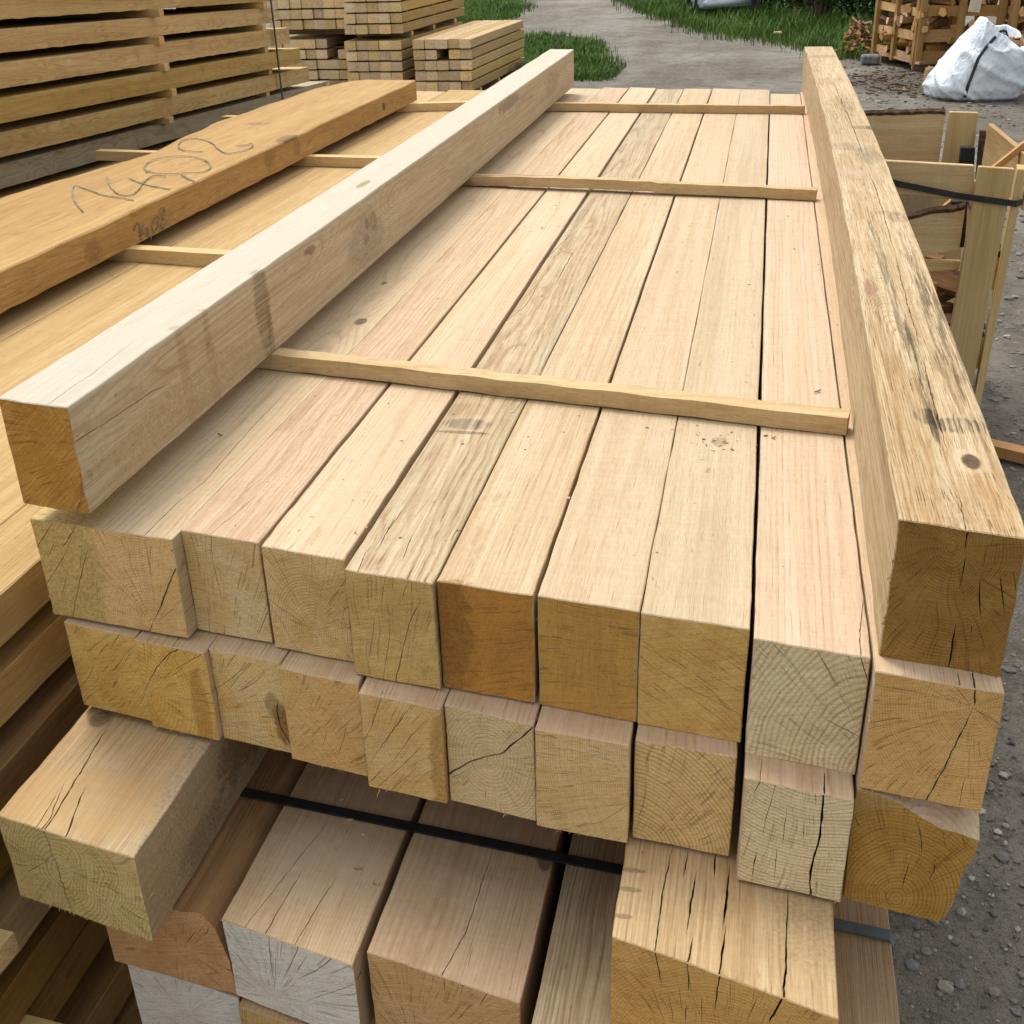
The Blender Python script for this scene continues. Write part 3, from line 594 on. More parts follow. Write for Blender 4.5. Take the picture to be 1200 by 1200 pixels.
# the waney end timber of the second layer
P9 = (.148, 1.003, z2 - .156)
o9 = [(.002, 0), (.101, 0), (.106, .010), (.1125, .045), (.114, .062), (.116, .082), (.122, .098), (.124, .122), (.124, .1235), (.104, .128), (.088, .128), (.066, .138), (.042, .151), (.012, .156), (0, .156), (0, .08)]
f9 = [(0, 0), (.118, 0), (.120, .010), (.122, .045), (.123, .062), (.1235, .082), (.124, .098), (.125, .14), (.125, .150), (.104, .155), (.088, .155), (.066, .156), (.042, .156), (.012, .156), (0, .156), (0, .08)]
g9 = [(0, 0), (.112, 0), (.115, .010), (.118, .045), (.119, .062), (.120, .082), (.123, .098), (.125, .13), (.125, .136), (.104, .141), (.088, .144), (.066, .150), (.042, .155), (.012, .156), (0, .156), (0, .08)]
pi9 = endloc((1052, 1054), P9, -.17)
poly_timber('squared_timber', 'rightmost timber of the second layer, dark ochre end with a broken waney edge', P9, [(0, o9), (.018, g9), (.05, f9), (.5, f9), (4.08, f9)], -.17,
            wood('waney_timber_wood', pith=pi9, sp=.0052, EA=(0.279, 0.167, 0.036), EB=(0.243, 0.140, 0.027), endk=0.68, sap=(.125, (.45, .33, .15), .3)), group=G2, seed=40, fuzz=10,
            front=[([(1074, 958), (1078, 975), (1081, 1000)], .0017), ([(1104, 970), (1108, 996)], .0011), ([(1125, 974), (1134, 998)], .0012), ([(1064, 1010), (1062, 1024), (1056, 1042)], .0016), ([(1096, 1006), (1094, 1020), (1088, 1032)], .0013), ([(1037, 1015), (1042, 1038)], .0008), ([(1032, 970), (1046, 1000)], .0007), ([(1036, 1042), (1042, 1060)], .0012)])

# battens on the top layer
M_bat = wood('batten_wood', pith=(0, -.05), sp=.0026, A=(.70, .57, .36), B=(.60, .45, .25), EA=(.42, .29, .12), EB=(.38, .25, .09), axis='X', streak=.18, dirt=.25, ringk=.28, rand=.12, spots=[((-.018, .06, .014), (.02, .03, .02), (.40, .26, .13), .6, .6), ((-.018, .27, .012), (.02, .10, .02), (.45, .28, .13), .6, .7), ((0, .62, .028), (.02, .09, .01), (.50, .36, .2), .5, .6)])
M_bat2 = wood('brown_batten_wood', pith=(0, -.05), sp=.0026, A=(.66, .53, .33), B=(.58, .44, .25), EA=(.42, .29, .12), EB=(.38, .25, .09), axis='X', streak=.2, dirt=.35, ringk=.3, spots=[((-.018, .48, .010), (.010, 3, .04), (.26, .15, .07), .8, .35)])
def batten(label, a, b, d, h, mat, warp=0., seed=1, z=T, group='battens across the top layer', n=80, amp=.0013, lift=.002, kink=()):
    a, b = Vector(a), Vector(b); bm = bmesh.new(); pts = []
    for i in range(n + 1):
        t = i / n; p = (b - a) * t; p.z = h / 2 + lift + warp * math.sin(math.pi * t) * (1 if t < .6 else .6) + .002 * noise.noise(Vector((t * 3, seed, 0)))
        p.y += .004 * noise.noise(Vector((t * 4, seed, 7))); p.z += .0016 * noise.noise(Vector((t * 17, seed, 3))); pts.append(p)
    sweep(bm, pts, d, h, amp=amp, seed=seed)
    return tag(link('batten', bm, mat, None, (a.x, a.y, z)), label, 'batten', group)
batten('nearest of the three battens across the top layer, pale and rough sawn', (-.88, 1.775, T), (.153, 1.609, T), .034, .0265, M_bat, .001, 3)
batten('middle of the three battens across the top layer, bowed with a brown face', (-.88, 3.255, T), (.153, 3.135, T), .034, .026, M_bat2, .007, 4)
batten('farthest of the three battens across the top layer', (-.88, 4.63, T), (.153, 4.575, T), .034, .028, M_bat, .0, 5)

# wood chips on the top layer
def shaving(label, px, r, seed):
    p = at_z(px[0], px[1], T + .002); rg = random.Random(seed); bm = bmesh.new(); pr = None; a0 = rg.uniform(0, 6)
    for i in range(6):
        t = i / 5 - .5; q = Vector((math.cos(a0) * t * r * 2, math.sin(a0) * t * r * 2, .0015 + .003 * t * t)); s_ = Vector((-math.sin(a0), math.cos(a0), .1)) * r * .22 * (1 - 1.5 * abs(t))
        cr = [bm.verts.new(q + s_), bm.verts.new(q - s_), bm.verts.new(q - s_ + Vector((0, 0, -.0012))), bm.verts.new(q + s_ + Vector((0, 0, -.0012)))]
        if pr:
            for k in range(4): bm.faces.new((pr[k], pr[(k + 1) % 4], cr[(k + 1) % 4], cr[k]))
        pr = cr
    tag(link('wood_shaving', bm, M_chip, None, p), label, 'shaving', 'wood shavings on the top layer')
M_chip = plain('shaving_wood', (.20, .13, .075), .8, .3)
shaving('dark curled wood shaving on the pinkish timber, beyond the nearest batten', (958, 459), .008, 1)
shaving('thin wood shaving on the wide left timber, in front of the nearest batten', (258, 510), .006, 2)

# crumbs and splinters of wood lying on the stack
bm = bmesh.new(); rg = random.Random(31)
def crumb(p, l):
    a = rg.uniform(0, 6.3); d = Vector((math.cos(a), math.sin(a), rg.uniform(-.1, .3))) * l; q = Vector((-math.sin(a), math.cos(a), 0)) * l * rg.uniform(.15, .55); up = Vector((0, 0, l * rg.uniform(.25, .6)))
    b_ = [bm.verts.new(p + v) for v in (-d - q, d - q * .6, d * .8 + q, -d * .9 + q * .7)]; t_ = [bm.verts.new(v.co * 1 + up + Vector((rg.uniform(-1, 1), rg.uniform(-1, 1), 0)) * l * .2) for v in b_]
    bm.faces.new(t_)
    for i in range(4): bm.faces.new((b_[i], b_[(i + 1) % 4], t_[(i + 1) % 4], t_[i]))
for (x, y, sx_, n, l) in ((843, 520, .02, 26, .0016), (800, 498, .05, 14, .0014), (905, 515, .02, 5, .002), (560, 470, .12, 26, .0014), (960, 500, .03, 6, .0016), (700, 600, .16, 24, .0012), (430, 600, .12, 16, .0012), (780, 260, .25, 30, .0018), (600, 260, .2, 14, .0018)):
    c = at_z(x, y, T)
    for _ in range(n): crumb(Vector((max(-.80, min(.14, c.x + rg.gauss(0, sx_))), max(1.2, c.y + rg.gauss(0, sx_)), T + .0004)), l * rg.uniform(.5, 1.9))
for (x, y) in ((500, 985), (503, 992), (480, 1020), (510, 1045), (527, 1063), (533, 1064), (515, 1003), (390, 960), (560, 990), (405, 1045)):
    c = at_z(x * 1. - 100 if x > 470 else x, y, z2 - .29); crumb(Vector((min(-.42, max(-.59, c.x)), c.y + .04, T - .4405)), rg.uniform(.002, .004))
sW = NT('wood_crumb'); gW = sW.n.new('ShaderNodeNewGeometry'); mW = sW.finish(sW.ramp(gW.outputs['Random Per Island'], [(0, (.16, .10, .05)), (.35, (.42, .30, .17)), (.7, (.62, .50, .34)), (1, (.70, .60, .45))]), .9)
tag(link('wood_crumbs', bm, mW), 'crumbs and splinters of wood lying on the timber tops', 'wood crumbs', kind='stuff')
# ---- loose blocks between the layers
def block_mat(n, pi, **k): return wood(n, pith=pi, **k)
Pb = (-.876, .956, T - .4385); sb = -.194; pb = endloc((70, 1018), Pb, sb)
timber('timber_block', 'thick loose block at the left below the second layer, pale swirled end', Pb, .207, .1375, 1.15, sb,
       wood('block_wood', pith=pb, sp=.006, A=(.60, .48, .31), B=(.58, .41, .22), EA=(.48, .385, .165), EB=(.46, .35, .125), endk=0.68, warp=.03, dirt=.1, streak=.3,
            spots=[((.03, .20, .1375), (.016, .018, .02), (.22, .15, .08), .9, .3), ((.10, .045, .1375), (.15, .06, .02), (.50, .32, .14), .55, .3),
                   ((.207, .30, .09), (.02, .02, .012), (.05, .035, .02), 1., .3), ((.207, .22, .045), (.02, .016, .02), (.10, .07, .04), .9, .4), ((.207, .5, .05), (.03, .03, .05), (.10, .06, .03), .9, .5), ((.207, .30, .07), (.03, .42, .12), (.36, .30, .205), .55, .7), ((.207, .28, .08), (.02, .10, .05), (.20, .13, .065), .7, .9), ((.207, .12, .03), (.02, .07, .03), (.24, .17, .10), .6, .9), ((.19, .2, .1375), (.03, .05, .02), (.42, .33, .21), .5, .7)], knots=[((pb[0] + .03, 0, pb[1]), .02, .012)]),
       cat='block', group='loose blocks carrying the second layer', seed=51, fuzz=60, rough=.0016, pith=pb, checks=10,
       front=[([(52, 975), (60, 995), (67, 1012), (72, 1030), (77, 1047), (85, 1071)], .0024), ([(62, 1004), (30, 1024)], .0011), ([(62, 1040), (63, 1062)], .001), ([(150, 1050), (176, 1064)], .001), ([(48, 1020), (32, 1034)], .0008), ([(120, 1014), (150, 1020)], .0008)],
       top=[([(137, 838), (118, 864), (104, 888), (88, 916), (70, 945), (52, 972)], .0035), ([(101, 921), (88, 951), (75, 984)], .0035), ([(77, 916), (56, 962), (50, 970)], .0022), ([(70, 926), (43, 968)], .0016)])
Pr = (-.098, .899, T - .442); sr = -.276; pr_ = endloc((852, 1300), Pr, sr)
timber('timber_block', 'thick loose block at the right below the second layer, split by long cracks', Pr, .2345, .140, 1.1, sr,
       wood('split_block_wood', pith=pr_, sp=.0042, A=(.57, .43, .25), B=(.60, .47, .29), EA=(.42, .255, .075), EB=(.37, .215, .06), endk=0.47, dirt=.1, streak=.35,
            spots=[((.22, .05, .14), (.06, .07, .02), (.42, .30, .17), .4, .6), ((.01, .07, .14), (.016, .004, .02), (.22, .15, .08), .7, .4), ((.008, .03, .14), (.012, .004, .02), (.22, .15, .08), .7, .4), ((.012, .1, .14), (.016, .004, .02), (.22, .15, .08), .7, .4)]),
       cat='block', group='loose blocks carrying the second layer', seed=52, fuzz=12, rough=.0012, pith=pr_, checks=8,
       front=[([(767, 1114), (771, 1135), (776, 1158)], .0026), ([(806, 1126), (806, 1162)], .0022), ([(845, 1142), (840, 1165), (837, 1186)], .0026), ([(916, 1171), (908, 1186), (900, 1199)], .0034), ([(762, 1152), (780, 1200)], .001), ([(794, 1155), (800, 1190)], .001), ([(822, 1165), (822, 1200)], .0009), ([(888, 1168), (876, 1196)], .0012), ([(782, 1164), (790, 1200)], .0013), ([(804, 1178), (803, 1199)], .0018)],
       top=[([(789, 990), (777, 1040), (767, 1113)], .0024), ([(817, 1019), (811, 1055), (804, 1095)], .003), ([(811, 1098), (806, 1126)], .003), ([(855, 1014), (852, 1050), (847, 1091)], .0034), ([(851, 1085), (848, 1110), (844, 1140)], .0034), ([(923, 1044), (921, 1133), (917, 1170)], .0032), ([(807, 995), (801, 1029)], .002), ([(839, 1000), (837, 1027)], .003)])

# ---- third layer (strapped)
z3 = T - .4415
def third(label, x, y, w, s, h, pith, mk, Ln=3.2, **kw): beam('thick_timber', label, x, y, w, s, z3, h, Ln, pith, mk, group=G3, **kw)
P30 = (-.790, .992, z3 - .139); p30 = endloc((213, 1113), P30, -.12)
o30 = [(0, 0), (.19, 0), (.188, .06), (.176, .115), (.160, .137), (.128, .130), (.095, .136), (.05, .139), (0, .139)]
f30 = [(0, 0), (.19, 0), (.189, .06), (.183, .12), (.165, .139), (.128, .139), (.095, .139), (.05, .139), (0, .139)]
poly_timber('thick_timber', 'leftmost thick timber of the strapped layer, brown end with a wavy waney corner', P30, [(0, o30), (.10, o30), (.35, f30), (3.2, f30)], -.12,
            wood('wavy_timber_wood', pith=p30, sp=.004, A=(.43, .28, .14), B=(.38, .24, .12), EA=(.44, .265, .12), EB=(.38, .215, .085), endk=0.41), group=G3, seed=61, fuzz=12, rough=.0016,
            front=[([(206, 1122), (210, 1146)], .0011), ([(214, 1112), (230, 1092)], .0011), ([(208, 1108), (200, 1090)], .001), ([(222, 1120), (240, 1118)], .001), ([(236, 1142), (262, 1140)], .0012), ([(240, 1100), (246, 1084)], .0008), ([(192, 1082), (196, 1098)], .0009)])
W_END = (.53, .51, .43); W_END2 = (.52, .49, .39)
third('second thick timber of the strapped layer, chalk white end with fanned cracks', -.601, .967, .187, -.215, .139, (322, 1170),
      dict(sp=.004, A=(.57, .44, .29), B=(.54, .42, .29), EA=W_END, EB=W_END2, endk=0.24, spots=[((.09, .12, .139), (.09, .08, .02), (.50, .39, .28), .4, .6), ((.06, .10, .139), (.004, .006, .01), (.5, .42, .3), .8, .4)]), seed=62, fuzz=40, rough=.0014, checks=30,
      front=[([(315, 1096), (316, 1120), (323, 1160)], .0016), ([(292, 1081), (294, 1096)], .001), ([(348, 1104), (346, 1118), (330, 1150)], .0014), ([(388, 1120), (372, 1136), (350, 1148)], .0014), ([(409, 1128), (384, 1142)], .0013), ([(412, 1152), (380, 1166), (352, 1176)], .0012), ([(270, 1128), (312, 1160)], .0008), ([(360, 1118), (346, 1140)], .0012), ([(330, 1102), (328, 1125)], .001)],
      top=[([(392, 954), (345, 1012), (290, 1081)], .0013), ([(358, 1012), (312, 1092)], .0016), ([(396, 1025), (372, 1062), (348, 1102)], .0016)])
third('third thick timber of the strapped layer, long crack along its top', -.403, .950, .199, -.207, .140, (490, 1235),
      dict(sp=.0042, A=(.57, .44, .31), B=(.53, .39, .265), EA=(.46, .30, .135), EB=(.42, .26, .10), endk=0.47, spots=[((.19, .19, .14), (.012, .02, .02), (.10, .07, .05), .8, .6)]), seed=63, fuzz=6, checks=10,
      front=[([(519, 1140), (521, 1165)], .0014), ([(542, 1148), (538, 1170)], .001), ([(571, 1158), (560, 1182)], .0012)],
      top=[([(579, 992), (562, 1042), (546, 1092), (519, 1138)], .0018), ([(555, 1108), (546, 1140)], .001)])
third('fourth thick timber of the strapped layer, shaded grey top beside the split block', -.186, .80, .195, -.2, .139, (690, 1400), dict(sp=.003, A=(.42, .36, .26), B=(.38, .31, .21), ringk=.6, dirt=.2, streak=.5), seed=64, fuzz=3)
third('rightmost thick timber of the strapped layer, pale side strip past the split block', .012, .79, .211, -.12, .139, (960, 1400), dict(sp=.003, A=(.50, .40, .28), B=(.47, .36, .24), streak=.4), seed=65, fuzz=3)
def strap_band(name, label, pts, w, t, mat, cat='strap', group=None, up=Vector((0, 0, 1)), parent=None):
    bm = bmesh.new(); sweep(bm, pts, w, t, up); o = link(name, bm, mat, parent)
    return tag(o, label, cat, group) if label else o
M_strap = plain('black_strap_plastic', (.018, .020, .022), .38, .3, 60, spec=.5)
M_strap2 = plain('grey_strap_plastic', (.085, .105, .125), .4, .15, 60, spec=.5)
zs = z3 + .0035
def sp3(x, y): return Vector((x, y, zs))
strap_band('strap', 'black plastic strap pulled across the third layer, under the second layer', [Vector((-.797, 1.208, z3 - .10)), Vector((-.794, 1.208, zs - .012)), sp3(-.784, 1.207), sp3(-.662, 1.194), sp3(-.43, 1.169), sp3(-.19, 1.143), sp3(-.02, 1.127)], .016, .003, M_strap, group='plastic straps')
strap_band('strap', 'grey plastic strap over the rightmost thick timber', [sp3(.012, 1.108), sp3(.10, 1.098), sp3(.164, 1.0895), sp3(.2215, 1.083), Vector((.2265, 1.082, zs - .010)), Vector((.2268, 1.082, z3 - .12))], .0165, .003, M_strap2, group='plastic straps')
# ---- fourth layer
z4 = z3 - .1435
for i, (lb, x, w, y, A_, ea) in enumerate((('pale ended timber below the strapped layer, at the lower left corner', -.779, .18, 1.0, CREAM, W_END), ('yellow topped timber below the white ended timber', -.594, .19, .955, (.55, .38, .15), (.42, .28, .1)),
                                       ('timber below the third timber of the strapped layer', -.400, .195, .97, CREAM, E_OL), ('timber below the fourth timber of the strapped layer', -.201, .2, .9, CREAM, E_OL), ('timber below the rightmost timber of the strapped layer', .003, .212, .84, CREAM, E_OL))):
    beam('thick_timber', lb, x, y, w, -.18, z4, .141, 3.2, (x * 300 + 450, 1300) if i else (216, 1186), dict(sp=.004, A=A_, EA=ea, EB=tuple(v * .92 for v in ea), endk=0.27), group=G4, seed=70 + i, fuzz=40 if i == 0 else 4, checks=14 if i == 0 else 0)
M_bearer = wood('bearer_wood', pith=(0, 0), A=(.36, .28, .18), B=(.30, .22, .14), axis='X')
for i, y in enumerate((1.5, 2.7, 3.9)):
    for j, (z0, h) in enumerate(((0, .17), (.17, .173), (.343, .1685))):
        bm = bmesh.new(); box(bm, (0, 0, 0), (1.0, .16, h - .001), .003)
        tag(link('bearer', bm, M_bearer, None, (-.785, y, z0)), 'heavy cross bearer under the main stack', 'bearer', 'bearers under the main stack')
for i, x in enumerate((-.86, -.1)):
    bm = bmesh.new(); box(bm, (0, 0, 0), (.2, .3, .1375), .003)
    tag(link('timber_block', bm, M_bearer, None, (x, 3.6 - i * .1, T - .4405)), 'block at the far end between the layers of the main stack', 'block', 'far blocks between the layers')

# ================================================================== LEFT PILE OF STICKERED BOARDS
YEL = (.58, .43, .205); YEL2 = (.53, .38, .17)
M_slabs = [wood('pile_board_wood', pith=(.2, -.09), sp=.0045, A=YEL, B=YEL2, EA=(.46, .31, .12), EB=(.4, .26, .09), ringk=.3, streak=.3, dirt=.12, rand=.22, warp=.03, slope=(.012, .004)),
           wood('pile_board_shaded_wood', pith=(.1, -.06), sp=.004, A=(.34, .22, .085), B=(.29, .18, .065), EA=(.42, .27, .10), EB=(.38, .235, .08), ringk=.35, streak=.35, dirt=.3, rand=.3, warp=.03, slope=(.01, .006))]  # brown for the lower boards, darkened so the pile's deep shade sits in the colour
def board(name, label, P, w, h, Ln, s, mat, cat, group, seed, wane=.0, amp=.002):
    rg = random.Random(seed); bm = bmesh.new(); pr = None; n = int(Ln / .05)
    for i in range(n + 1):
        v = Ln * i / n; e0 = wane * noise.noise(Vector((v * 1.3, seed, 0))) + amp * noise.noise(Vector((v * 14, seed, 0))); e1 = wane * noise.noise(Vector((v * 1.1, seed, 9))) + amp * noise.noise(Vector((v * 14, seed, 5)))
        b0 = amp * .8 * noise.noise(Vector((v * 20, seed, 15)))
        cr = [(e0, b0), (e0, h - .0015), (e0 + .002, h), (w + e1 - .002, h), (w + e1, h - .0015), (w + e1 - amp * .6 * abs(noise.noise(Vector((v * 25, seed, 3)))), b0)]
        cr = [bm.verts.new((u, s * u + v, z)) for u, z in cr]
        if pr:
            for k in range(6): bm.faces.new((pr[k], pr[(k + 1) % 6], cr[(k + 1) % 6], cr[k]))
        else: bm.faces.new(cr)
        pr = cr
    bm.faces.new(pr[::-1])
    o = link(name, bm, mat, None, P)
    return tag(o, label, cat, group)
GP = 'boards of the stickered pile on the left'
zt = T - .115; k = 0
tops = ((-1.079, .119, 'narrow yellow board along the right edge of the left pile, topmost'), (-1.585, .504, 'broad yellow top board of the left pile, in front of the orange slab'), (-2.20, .612, 'yellow top board of the left pile, under the orange slab'))
for x, w, lb in tops:
    board('pile_board', lb, (x, .35, zt - .068), w, .068, 5.75, -.1, M_slabs[0], 'board', GP, 100 + k, .0, .0012); k += 1
order = ('second', 'third', 'fourth', 'fifth', 'sixth', 'seventh', 'eighth', 'ninth')
for i in range(8):
    z = zt - .107 * (i + 1); off = (-.004, .012, -.015, .008, .0, -.02, .01, 0)[i]
    for j, (x, w) in enumerate(((-1.45, .49), (-2.2, .74))):
        if j and i > 5: continue
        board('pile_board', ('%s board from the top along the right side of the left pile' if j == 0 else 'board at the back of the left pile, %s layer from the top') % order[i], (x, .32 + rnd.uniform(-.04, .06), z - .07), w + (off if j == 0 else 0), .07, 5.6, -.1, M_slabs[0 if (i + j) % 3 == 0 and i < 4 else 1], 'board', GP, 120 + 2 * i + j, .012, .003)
M_stick = wood('sticker_wood', pith=(0, -.03), sp=.0024, A=(.74, .59, .31), B=(.66, .49, .23), EA=(.44, .30, .12), EB=(.38, .25, .09), axis='X', streak=.18, dirt=.2, ringk=.25, rand=.2)
for (a, b, lb) in (((-2.20, 2.86), (-1.20, 2.752), 'nearest pale sticker across the left pile, under the orange slab'), ((-2.478, 4.16), (-1.15, 4.066), 'second pale sticker across the left pile, under the orange slab'), ((-2.33, 4.99), (-1.9, 4.93), 'short sticker end showing beyond the orange slab'), ((-1.95, 5.29), (-1.10, 5.50), 'farthest sticker across the left pile, skewed')):
    batten(lb, (a[0], a[1], 0), (b[0], b[1], 0), .045, .0345, M_stick, 0, int(a[1] * 10), zt, 'stickers of the left pile', 14, .001, .001)
for i in range(7):                                                    # stickers between the lower layers, their ends showing
    z = zt - .068 - .107 * i if i == 0 else zt - .07 - .107 * i
    for y, xe in ((.955, (-.985, -.99, -.985, -.905, -.99, -.895, -.98)[i]), (2.3, -.97), (4.2, -.97)):
        batten('sticker between the %s and next layer of the left pile' % ('top', 'second', 'third', 'fourth', 'fifth', 'sixth', 'seventh')[i], (-2.1, y + .1, 0), (xe, y - .02 + (.0 if i != 5 else .03), 0), .042, .034, M_stick, 0, 200 + i, z - .0375, 'stickers of the left pile', 8, .0008, .0005)
# lower board poking out at the very left
bm = bmesh.new()
zo = T + .005; sl = .086
def slab():
    rg = random.Random(5); bm = bmesh.new(); pr = None; n = 90; y0 = 1.0; y1 = 5.5
    Ls = [(1.0, -2.02), (2.95, -2.10), (3.62, -1.99), (4.2, -2.045), (4.6, -2.02), (5.2, -1.99), (5.42, -1.93), (5.52, -1.82)]
    def le(y):
        for (a, b), (c, d) in zip(Ls, Ls[1:]):
            if a <= y <= c: t = (y - a) / (c - a); return b + (d - b) * t
        return Ls[-1][1]
    for i in range(n + 1):
        y = y0 + (y1 - y0) * i / n; xl = le(y) + .008 * noise.noise(Vector((y * 4, 0, 0))); xr = -1.632 + .045 * (y - 2.2) / 3.2 + .004 * noise.noise(Vector((y * 3, 4, 0))) + .002 * noise.noise(Vector((y * 18, 4, 0)))
        zz = .004 * noise.noise(Vector((y * 5, 8, 0))); bt = .004 * noise.noise(Vector((y * 22, 2, 0)))
        cr = [(xl + .02, -sl), (xl, -.03), (xl + .012, zz), ((xl + xr) / 2, zz), (xr - .004, zz), (xr, zz - .004), (xr + bt * .4, -sl + bt)]
        cr = [bm.verts.new((x, y - .08 * (x + 1.63), z)) for x, z in cr]
        if pr:
            for q in range(7): bm.faces.new((pr[q], pr[(q + 1) % 7], cr[(q + 1) % 7], cr[q]))
        else: bm.faces.new(cr)
        pr = cr
    bm.faces.new(pr[::-1])
    br = (.24, .13, .055)
    m = wood('orange_slab_wood', pith=(-1.8, -.12), sp=.005, A=(.56, .385, .165), B=(.50, .33, .13), EA=(.40, .25, .09), EB=(.36, .21, .07), ringk=.35, streak=.35, dirt=.25, warp=.04, slope=(.01, .01),
             spots=[((-1.632, 2.62, -.05), (.03, .04, .03), br, .6, .6), ((-1.60, 3.75, -.03), (.03, .05, .03), br, .45, .8), ((-1.595, 4.0, -.04), (.03, .04, .03), br, .5, .7), ((-1.632, 2.05, -.01), (.02, .06, .012), (.11, .06, .035), .8, .5), ((-1.62, 3.95, 0), (.03, .09, .014), (.14, .08, .04), .7, .7),
                    ((-1.60, 5.0, -.045), (.02, .022, .02), (.09, .055, .03), .9, .3), ((-1.72, 3.8, 0), (.025, .03, .02), (.22, .13, .06), .8, .5), ((-1.85, 4.25, 0), (.05, .035, .02), (.24, .15, .07), .7, .6), ((-1.9, 3.15, 0), (.05, .1, .02), (.34, .19, .07), .6, .6), ((-1.8, 2.3, 0), (.06, .05, .02), (.24, .15, .07), .7, .7), ((-1.70, 3.2, 0), (.04, .08, .02), (.36, .2, .08), .5, .8)],
             knots=[((-1.632, 3.9, -.04), .05, .02), ((-1.9, 2.3, 0), .06, .02)])
    o = link('slab', bm, m, None, (0, 0, zo)); tag(o, 'thick orange brown slab with 14,08 written on it, on the left pile', 'slab')
    # the figures written on it
    M_ch = plain('blue_green_crayon', (.20, .205, .145), .9, .5, 90)
    bm = bmesh.new()
    def stroke_top(pts, w=.0055):
        P = [at_z(x, y, zo + .0052) for x, y in smooth(pts)]
        for i, p in enumerate(P): p.z = zo + .0045; P[i] = p - Vector((0, 0, zo))
        ribbon(bm, P, w, Vector((0, 0, 1)))
    def stroke_side(pts, w=.0055):
        P = []
        for x, y in smooth(pts):
            q = at_x(x, y, -1.6305)
            q.x = -1.632 + .045 * (q.y - 2.2) / 3.2 + .0052; P.append(q - Vector((0, 0, zo)))
        ribbon(bm, P, w, Vector((1, 0, 0)))
    for st in ([(97, 247), (89, 238), (85, 228), (85, 219), (90, 217), (105, 222), (122, 228), (142, 231), (156, 234)], [(125, 206), (128, 216), (135, 224), (145, 228), (155, 227), (163, 220), (170, 211), (180, 205), (194, 206)], [(151, 208), (166, 214), (182, 218), (199, 221)],
               [(212, 204), (222, 209), (231, 213)], [(172, 201), (169, 195), (176, 188), (190, 184), (208, 182), (226, 183), (240, 187), (246, 192), (244, 198), (234, 201), (216, 202), (196, 203), (182, 202), (172, 199)],
               [(238, 177), (218, 176), (209, 172), (212, 165), (224, 162), (238, 163), (250, 168), (257, 175), (268, 179), (284, 176), (294, 172), (296, 168), (291, 167)]): stroke_top(st)
    for st in ([(153, 270), (158, 261), (161, 281)], [(164, 263), (162, 272), (170, 272)], [(168, 266), (169, 278)], [(172, 276), (172, 281)], [(178, 256), (174, 262), (174, 270), (178, 271), (181, 264), (181, 256), (178, 254)], [(186, 243), (183, 248), (185, 254), (190, 258), (190, 264), (186, 267), (184, 263), (187, 256), (188, 248), (186, 243)]): stroke_side(st)
    link('written_number', bm, M_ch, o)
def smooth(pts, k=5):
    out = []; n = len(pts)
    for i in range(n - 1):
        p0, p1, p2, p3 = (Vector(pts[max(0, min(n - 1, j))]) for j in (i - 1, i, i + 1, i + 2))
        for q in range(k):
            t = q / k; out.append(tuple(.5 * ((2 * p1) + (p2 - p0) * t + (2 * p0 - 5 * p1 + 4 * p2 - p3) * t * t + (3 * p1 - p0 - 3 * p2 + p3) * t ** 3)))
    return out + [tuple(pts[-1])]
def ribbon(bm, P, w, n):
    pr = None
    for i, p in enumerate(P):
        d = (P[min(i + 1, len(P) - 1)] - P[max(0, i - 1)]).normalized(); s_ = d.cross(n).normalized() * w / 2 * (.7 + .5 * noise.noise(p * 60))
        cr = [bm.verts.new(q) for q in (p - s_, p + s_, p + s_ - n * .0012, p - s_ - n * .0012)]
        if pr:
            for k in range(4): bm.faces.new((pr[k], pr[(k + 1) % 4], cr[(k + 1) % 4], cr[k]))
        pr = cr
bm.free()
slab()

# ================================================================== TALL SLAB STACK, upper left
KT = -.0414
M_tall = [wood('tall_stack_wood', pith=(.3, -.1), sp=.005, A=(.64, .495, .235), B=(.55, .40, .165), EA=(.42, .30, .14), EB=(.38, .26, .11), streak=.3, dirt=.3, rand=.25, warp=.04, slope=(.01, .006)),
          wood('grey_board_wood', pith=(.3, -.1), sp=.005, A=(.48, .44, .32), B=(.40, .36, .26), EA=(.3, .26, .2), EB=(.26, .22, .17), streak=.3, dirt=.3)]  # second wood: grey tone for the lowest slab showing
bands = [(.785, .86), (.675, .75), (.563, .645), (.4565, .532), (.346, .426), (.237, .316), (.1245, .204), (.018, .0975)] + [(-.090 - .107 * i, 0) for i in range(7)]
names = ['uppermost', 'second', 'third', 'fourth', 'fifth', 'sixth', 'seventh', 'eighth'] + ['ninth', 'tenth', 'eleventh', 'twelfth', 'thirteenth', 'fourteenth', 'fifteenth']
for i, (a, b) in enumerate(bands):
    far = (6.45, 6.5, 6.42, 6.38, 6.52, 6.62, 6.78, 7.1)[i] if i < 8 else 6.6
    y0 = 2.2 + .1 * math.sin(i * 3)
    if i >= 8: b = a + .078
    lb = 'grey slab, lowest showing in the tall stack at upper left' if i == 7 else '%s slab from the top of the tall stickered stack at the upper left' % names[i]
    o = board('slab', lb, (-3.6 + .02 * math.cos(i * 5), y0, T + a + KT * y0), 1.0, b - a, far - y0, 0, M_tall[1 if i == 7 else 0], 'slab', 'slabs of the tall stickered stack', 300 + i, .012, .004)
    o.rotation_euler = (math.atan(KT), 0, 0)
